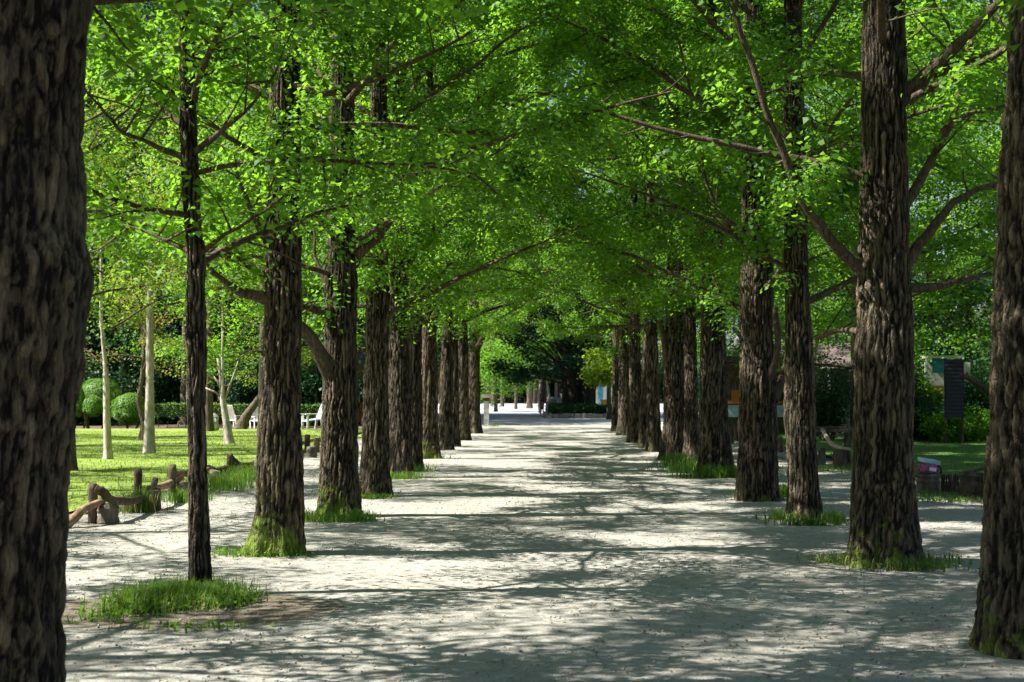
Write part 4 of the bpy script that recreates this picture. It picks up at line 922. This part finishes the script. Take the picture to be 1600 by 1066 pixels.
# right side buildings
d = 50; xa = P(1128, 0, d).x; xb = P(1236, 0, d).x
cf = empty('cafe_hut', (xa, d, 0)); tag(cf, 'wooden cafe hut with lattice window glimpsed between right trunks', 'building')
W_ = xb - xa
MB().box((W_ / 2, 1.5, 1.25), (W_, 3, 2.5)).build('wall', M['wood_dark'], cf)
MB().box((W_ / 2, 1.3, 2.62), (W_ + .7, 4, .2)).build('roof', M['roof_dark'], cf)
MB().box((W_ / 2, -.06, 1.12), (W_, .12, .09)).build('counter', M['orange'], cf)
MB().box((W_ / 2, -.035, .82), (W_, .06, .42)).build('panel', M['lightblue'], cf)
zx = P(1214, 0, d).x - xa
wn = MB().box((zx, -.03, 1.66), (.62, .05, .85)).build('window', M['glass_dark'], cf)
for k in range(5): MB().box((zx - .28 + k * .14, -.065, 1.66), (.03, .03, .85)).build('glazing_bar', M['roof_pink'], wn)
for k in range(4): MB().box((zx, -.07, 1.30 + k * .24), (.62, .03, .03)).build('glazing_bar', M['roof_pink'], wn)
MB().box((P(1147, 0, d).x - xa, -.04, 1.36), (.35, .06, .4)).build('shutter', M['orange'], cf)
MB().tube([(P(1224, 0, d).x - xa, -.5, 0), (P(1224, 0, d).x - xa, -.5, 2.5)], .05, n=8).build('post', M['lightblue'], cf)
d = 46; xa = P(1284, 0, d).x
gh = empty('garden_house', (xa, d, 0)); tag(gh, 'grey garden house with pinkish eaves behind the shrubs left of the massive ginkgo', 'building')
MB().box((1.2, 1.5, 1.1), (2.2, 3, 2.2)).build('wall', M['grey_wall'], gh)
MB().box((1.2, 1.3, 2.32), (2.7, 3.9, .16)).build('eaves', M['cream'], gh)
rf = MB(); rf.v += [(-.15, -.65, 2.40), (2.55, -.65, 2.40), (2.55, 3.2, 2.40), (-.15, 3.2, 2.40), (-.15, 1.3, 3.1), (2.55, 1.3, 3.1)]; rf.f += [(0, 1, 5, 4), (2, 3, 4, 5), (1, 2, 5), (3, 0, 4)]; rf.mi += [0] * 4; rf.build('roof', M['roof_pink'], gh)
MB().box((.05, -.45, 1.15), (.07, .07, 2.3)).build('post', M['white'], gh)
MB().box((-.25, .1, 1.2), (.6, .12, 2.2)).build('side_wall', M['roof_pink'], gh)
d = 50; xa = P(1448, 0, d).x
st = empty('market_stall', (xa, d, 0)); tag(st, 'white stall with turquoise and orange panels partly behind the dark slatted board', 'stall')
sc_ = F / d
def pan(name, x0, x1, y0, y1, m, dy=0.0, par=st, th=.05):
    a = P(x0, y0, d); b = P(x1, y1, d); MB().box(((a.x + b.x) / 2 - xa, dy, (a.z + b.z) / 2), (b.x - a.x, th, a.z - b.z)).build(name, M[m], par)
pan('wall', 1446, 1518, 566, 652, 'cream', .1); pan('fascia', 1456, 1477, 560, 583, 'turq', -.02); pan('fascia', 1506, 1517, 598, 620, 'turq', -.03)
pan('panel', 1450, 1474, 603, 624, 'orange', -.03); pan('panel', 1498, 1512, 628, 640, 'pink_cloth', -.03); pan('panel', 1500, 1508, 600, 626, 'leaf_yellow' if False else 'yellow', -.06)
for xx in (1448, 1498): pan('post', xx - 2, xx + 2, 560, 668, 'white', -.1)
pan('roof', 1446, 1500, 556, 560, 'cream', .1, th=.7)
d = 41; q = P(1484, 0, d); sb = empty('notice_board', (q.x, d, 0)); tag(sb, 'tall dark navy slatted board under the trees on the right lawn', 'notice board')
zt, zb = P(0, 562, d).z, P(0, 652, d).z
MB().box((0, 0, (zt + zb) / 2), (.56, .05, zt - zb)).build('board', M['navy'], sb)
ns = 15
for k in range(ns): MB().box((rgs.uniform(-.01, .01), -.035, zb + (k + .5) * (zt - zb) / ns), (.50, .02, (zt - zb) / ns * .62)).build('slat', M['navy_l'], sb)
for s_ in (-.24, .24): MB().box((s_, .03, zb / 2), (.06, .06, zb)).build('post', M['wood_dark'], sb)

# ------------------------------------------------------------ far end: island with the old tree, child, grove, blue hut
def big_old_tree():
    d = 84.0; c = P(905, 0, d); root = empty('old_tree', (c.x, d, 0)); tag(root, 'old many-stemmed dark tree on the planted island at the end of the avenue', 'tree')
    rg = random.Random(5); mb = MB()
    def pp(x, y, dy=0): v = P(x, y, d + dy); return (v.x - c.x, dy, v.z)
    mb2 = []
    for pts, r in (([(884, 650), (884, 610), (880, 575), (868, 555)], .22), ([(895, 650), (896, 615), (890, 575), (885, 540)], .34), ([(905, 650), (906, 610), (905, 570), (908, 520)], .36),
                   ([(916, 650), (917, 610), (918, 580), (920, 530)], .34), ([(924, 650), (925, 610), (932, 585), (944, 560)], .22), ([(910, 650), (911, 600), (925, 560), (935, 540)], .24)):
        P3 = [pp(x, y, rg.uniform(-.3, .3)) for x, y in pts]; P3[0] = (P3[0][0], P3[0][1], -.05)
        MB().tube(P3, [r * 1.25, r, r * .8, r * .4], n=10, rng=rg, rough=.12).build('stem', M['bark_far'], root, smooth=True)
    g = np.random.default_rng(9); C = []
    for k in range(100):
        a = g.uniform(0, 6.28); rr = 4.0 * g.uniform(0, 1) ** .5; z = 2.8 + g.uniform(0, 1) ** 1.1 * 7.5; lim = 1 - max(0, (z - 6)) / 7
        p = np.array([math.cos(a) * rr * lim - .9, math.sin(a) * rr * lim, z - .25 * rr * .6]); C.append(p + g.normal(0, .42, (170, 3)) * np.array([1, 1, .55]))
        mb.tube([(p[0] * .1, p[1] * .1, min(2.4, p[2] - .6)), (p[0] * .55, p[1] * .55, p[2] * .75 + .4), tuple(p)], [.07, .045, .015], n=4, cap=False)
    mb.build('branch_work', M['bark_far'], root)
    link('crown', leaf_mesh('crown', np.concatenate(C), .17, 9, M['leaf_dark']), root)
big_old_tree()
isl = P(907, 0, 80.5); il = empty('planted_island', (isl.x, 80.5, 0)); tag(il, 'low stone-edged planter with dark ground cover around the old tree', 'planter')
w0 = P(853, 0, 78).x - isl.x; w1 = P(965, 0, 78).x - isl.x
mbp = MB(); MB().box(((w0 + w1) / 2, 3.8, .12), (w1 - w0 - .3, 9.2, .3)).build('soil_bed', M['soil'], il)
for k in range(26):
    x = w0 + (w1 - w0) * (k + .5) / 26; MB().box((x, -1.0, .11), ((w1 - w0) / 26 * .93, .22, .30 + rgs.uniform(-.04, .04)), jitter=.025, rng=rgs).build('edge_stone', M['stone'], il)
for k in range(22):
    y = -.7 + k * .42; MB().box((w0 - .02, y, .11), (.22, .38, .28), jitter=.025, rng=rgs).build('edge_stone', M['stone'], il)
g = np.random.default_rng(12); n = 9000
C = np.stack([g.uniform(w0 + .15, w1, n), g.uniform(-.9, 2.5, n), g.uniform(.2, .75, n) ** 1.0], 1); C[:, 2] *= 1 + .25 * noise3(C * 1.5, 3)
link('ground_cover', leaf_mesh('ground_cover', C, .10, 12, M['leaf_dark']), il)['kind'] = 'stuff'
# child walking
def person(label, loc, H, rz, top, legs, seed):
    root = empty('person', loc, rz); tag(root, label, 'person'); s = H / 1.0
    v = [(0, 0, .50), (0, 0, .60), (0, 0, .70), (0, 0, .77), (0, 0, .81), (0, 0, .90),
         (-.055, 0, .47), (-.06, .03, .27), (-.06, .10, .05), (-.06, .05, .02),
         (.055, 0, .47), (.06, -.06, .27), (.06, -.03, .05), (.06, -.08, .02),
         (-.11, 0, .75), (-.14, -.02, .60), (-.13, -.09, .49), (.11, 0, .75), (.14, .02, .60), (.13, .03, .48)]
    e = [(0, 1), (1, 2), (2, 3), (3, 4), (4, 5), (0, 6), (6, 7), (7, 8), (8, 9), (0, 10), (10, 11), (11, 12), (12, 13), (3, 14), (14, 15), (15, 16), (3, 17), (17, 18), (18, 19)]
    r = [.085, .08, .09, .05, .04, .085, .06, .042, .03, .028, .06, .042, .03, .028, .036, .028, .02, .036, .028, .02]
    me = bpy.data.meshes.new('body'); me.from_pydata([tuple(c * s for c in p) for p in v], e, []); o = link('body', me, root)
    md = o.modifiers.new('skin', 'SKIN'); 
    for sv, rr in zip(me.skin_vertices[0].data, r): sv.radius = (rr * s, rr * s)
    me.skin_vertices[0].data[0].use_root = True
    o.modifiers.new('sub', 'SUBSURF').levels = 2; o.modifiers['sub'].render_levels = 2
    m = bpy.data.materials.new('child_clothing'); m.use_nodes = True; t = m.node_tree; tc = t.nodes.new('ShaderNodeTexCoord'); sp = t.nodes.new('ShaderNodeSeparateXYZ'); rp = t.nodes.new('ShaderNodeValToRGB')
    t.links.new(tc.outputs['Object'], sp.inputs[0]); mm = t.nodes.new('ShaderNodeMath'); mm.operation = 'DIVIDE'; mm.inputs[1].default_value = s; t.links.new(sp.outputs[2], mm.inputs[0]); t.links.new(mm.outputs[0], rp.inputs[0])
    rp.color_ramp.interpolation = 'CONSTANT'; el_ = rp.color_ramp.elements; el_[0].color = (.03, .03, .035, 1); el_[1].position = .52; el_[1].color = (*top, 1)
    x = el_.new(.79); x.color = (.5, .32, .25, 1); t.links.new(rp.outputs[0], t.nodes['Principled BSDF'].inputs['Base Color']); me.materials.append(m)
    v, f = core_mesh((0, .01 * s, .93 * s), (.085 * s, .09 * s, .075 * s), None); hm = bpy.data.meshes.new('hair'); hm.from_pydata(v, [], f); hm.materials.append(M['dark_cloth']); link('hair', hm, root)
    MB().box((0, .11 * s, .66 * s), (.16 * s, .08 * s, .2 * s), jitter=.01, rng=rgs).build('backpack', M['red_cloth'], root)
q = G(847, 650); person('child in a faded red top and black trousers by the island at the avenue end', tuple(q + Vector((0, 0, .02))), .98, .4, (.55, .16, .18), None, 1)
# small lime maples near the island
q = P(872, 0, 92); bg_tree('maple_tree', 'small lime green maple left of the old tree at the end of the avenue', q.x, 92, .07, None, 71, top=2.4)
g = np.random.default_rng(31)
def puff(root, c, r, n, leaf, m, seed):
    g = np.random.default_rng(seed); C = []
    for k in range(14): C.append(np.array(c) + g.normal(0, .42, 3) * np.array(r) + g.normal(0, .25, (n // 14, 3)) * np.array(r))
    link('crown', leaf_mesh('crown', np.concatenate(C), leaf, seed, M[m]), root)
root = bpy.data.objects[[o.name for o in bpy.data.objects if o.name.startswith('maple_tree')][-1]]
puff(root, (P(868, 588, 92).x - root.location.x, 0, P(0, 585, 92).z), (1.1, 1.0, .55), 3500, .13, 'leaf_lime', 5)
sp_ = bg_tree('small_tree', 'small flat-topped dark green tree in front of the orange pavilion', sapling_at[0], sapling_at[1], .05, None, 72, top=2.3)
puff(sp_, (0, 0, 1.85), (.55, .5, .28), 1400, .09, 'leaf_dark', 72)
for (px, py, dd, rr, lab, mm, hh) in ((950, 578, 76, (1.15, 1.0, 1.0), 'yellow-green sunlit tree right of the old tree, before the blue-doored hut', 'leaf_yellow', 2.7), (806, 556, 120, (2.6, 2.2, 1.5), 'green tree arching over the far plaza left of the old tree', 'leaf', 4.8), (775, 575, 105, (2.2, 2.0, 1.6), 'bright tree beyond the stone pillar', 'leaf', 3.5)):
    q = P(px, 0, dd); t = bg_tree('plaza_tree', lab, q.x, dd, .12, None, 73 + int(px), top=hh + .8); puff(t, (0, 0, P(0, py, dd).z), rr, 5200, .16, mm, int(px))
q = P(786, 0, 108); bg_tree('plaza_tree', 'thin tree with a bare forked trunk standing on the far plaza', P(785, 0, 140).x, 140, .16, FARP[1], 75, sc=.8, top=7, z0=.6)
for i, (x, y, lab) in enumerate(((9.5, 118, 'tall tree far behind the old tree at the end of the avenue'), (15, 97, 'tall tree between the old tree and the right row'), (-8.5, 96, 'tall tree left of the far plaza'), (-12.5, 88, 'tall tree at the left edge of the far plaza'), (-1.0, 126, 'tall tree closing the view above the far plaza'), (-5.0, 150, 'tree in the middle of the far plaza'))):
    bg_tree('tall_tree', lab, x, y, .24, FARP[i % 4], 330 + i, sc=1.75, top=16, z0=1.0)
for k, (x, y) in enumerate(((-7.6, 69), (-8.6, 74), (-9.8, 80), (-11, 86), (-12.5, 93), (8.6, 69.5), (10.2, 74), (11.4, 80), (12.6, 87))):
    shrub('bushy dark shrub at the edge of the far plaza', x, y, 3.8, 3.0 + (k % 3) * .5, 540 + k, 'leaf_dark', key='u%d' % (k % 3), group='shrubs edging the far plaza')
# far grove of straight trunks
rgg = random.Random(6)
cyl_m = []
for k in range(3):
    mb = MB(); z = 0; mb.tube([(0, 0, -.1), (.05 * k, 0, 6), (0, .1, 14)], [.27, .22, .12], n=8, cap=False); me = mb.mesh('trunk', M['bark_pale' if k == 0 else 'bark_far'], smooth=True); cyl_m.append(me)
for k in range(46):
    x = -26 + 34 * (k % 23) / 22 + rgg.uniform(-.6, .6); y = 178 + (k // 23) * 12 + rgg.uniform(-4, 4)
    t = empty('grove_tree', (x, y, 0)); tag(t, 'tall straight trunk in the distant grove beyond the plaza', 'tree', 'trees of the distant grove')
    o = link('trunk', cyl_m[rgg.randrange(3)], t); o = link('crown', (FARD[k % 2] if k % 2 else FARP[k % 4])[1], t, (0, 0, 2.6)); o.scale = (1.2, 1.2, 1.5); o.rotation_euler = (0, 0, k)
for k in range(26):
    shrub('dark undergrowth closing the far grove', -36 + k * 2.1 + rgs.uniform(-.6, .6), 196 + (k % 3) * 4, 3.8, rgs.uniform(4.5, 7.5), 500 + k, 'leaf_dark', key='u%d' % (k % 3), group='undergrowth of the distant grove')
for k in range(60):
    x = -70 + 150 * k / 59 + rgg.uniform(-1, 1); y = 205 + rgg.uniform(0, 25)
    t = empty('forest_tree', (x, y, 0)); tag(t, 'tree of the far wood closing the view beyond the plaza', 'tree', 'trees of the far wood')
    link('trunk', cyl_m[1 + k % 2], t); o = link('crown', FARD[k % 2][1] if k % 3 else FARP[k % 4][1], t, (0, 0, -1.5)); o.scale = (2.2, 2.2, 1.9); o.rotation_euler = (0, 0, k)
for (x, lab) in ((843, 'white leaning trunk behind the child, the left one of two'), (855, 'white leaning trunk behind the child, the right one of two')):
    t = empty('birch_tree', tuple(P(x, 0, 98).xy) + (0,)); tag(t, lab, 'tree', 'two white trunks behind the child')
    MB().tube([(0, 0, -.05), (.1 if x > 850 else -.1, 0, 1.2), (-.1 if x > 850 else .15, 0, 2.6), (0, 0, 4.5)], [.09, .08, .06, .04], n=8).build('trunk', M['bark_pale'], t, smooth=True)
    puff(t, (0, 0, 4.4), (1.2, 1.2, .7), 1500, .15, 'leaf', x)
for k, (px, py, w_, lab) in enumerate(((866, 640, 1.0, 'pale rock left of the old tree on the island'), (876, 644, .8, 'small pale rock at the foot of the old tree'), (862, 634, .8, 'upper pale rock behind the island edge'))):
    b = boulder(lab, px, py + 2, w_, .9, 20 + k); b.location = (P(px, 0, 88).x, 88 + k, .1)
q = P(935, 0, 108); bh = empty('blue_door_hut', (q.x, 108, 0)); tag(bh, 'small white hut with a bright blue door right of the old tree', 'building')
MB().box((.6, 1.2, 1.1), (3.0, 2.4, 2.3)).build('wall', M['cream'], bh); MB().box((.1, -.03, 1.25), (.34, .05, 1.6)).build('door', M['blue'], bh)
MB().box((.6, 1.2, 2.35), (3.4, 2.8, .2)).build('roof', M['roof_dark'], bh); MB().box((-.5, -.03, 1.2), (.4, .05, .7)).build('window', M['glass_dark'], bh)
q = P(942, 0, 100); yb = empty('kiosk_cart', (q.x, 100, 0)); tag(yb, 'small yellow cart before the blue-doored hut', 'cart')
MB().box((0, 0, .72), (.5, .4, .34)).build('body', M['yellow'], yb)
MB().box((0, 0, .92), (.6, .5, .05)).build('top', M['orange'], yb)
for s_ in (-.2, .2): MB().tube([(s_, -.23, .17), (s_, -.27, .17)], .17, n=12).build('wheel', M['dark_cloth'], yb)
for s_ in (-.2, .2): MB().box((s_, 0, .38), (.05, .3, .4)).build('leg', M['wood_dark'], yb)
print('objects', len(bpy.data.objects), 'tris', sum(len(m.loops) - 2 * len(m.polygons) for m in bpy.data.meshes))
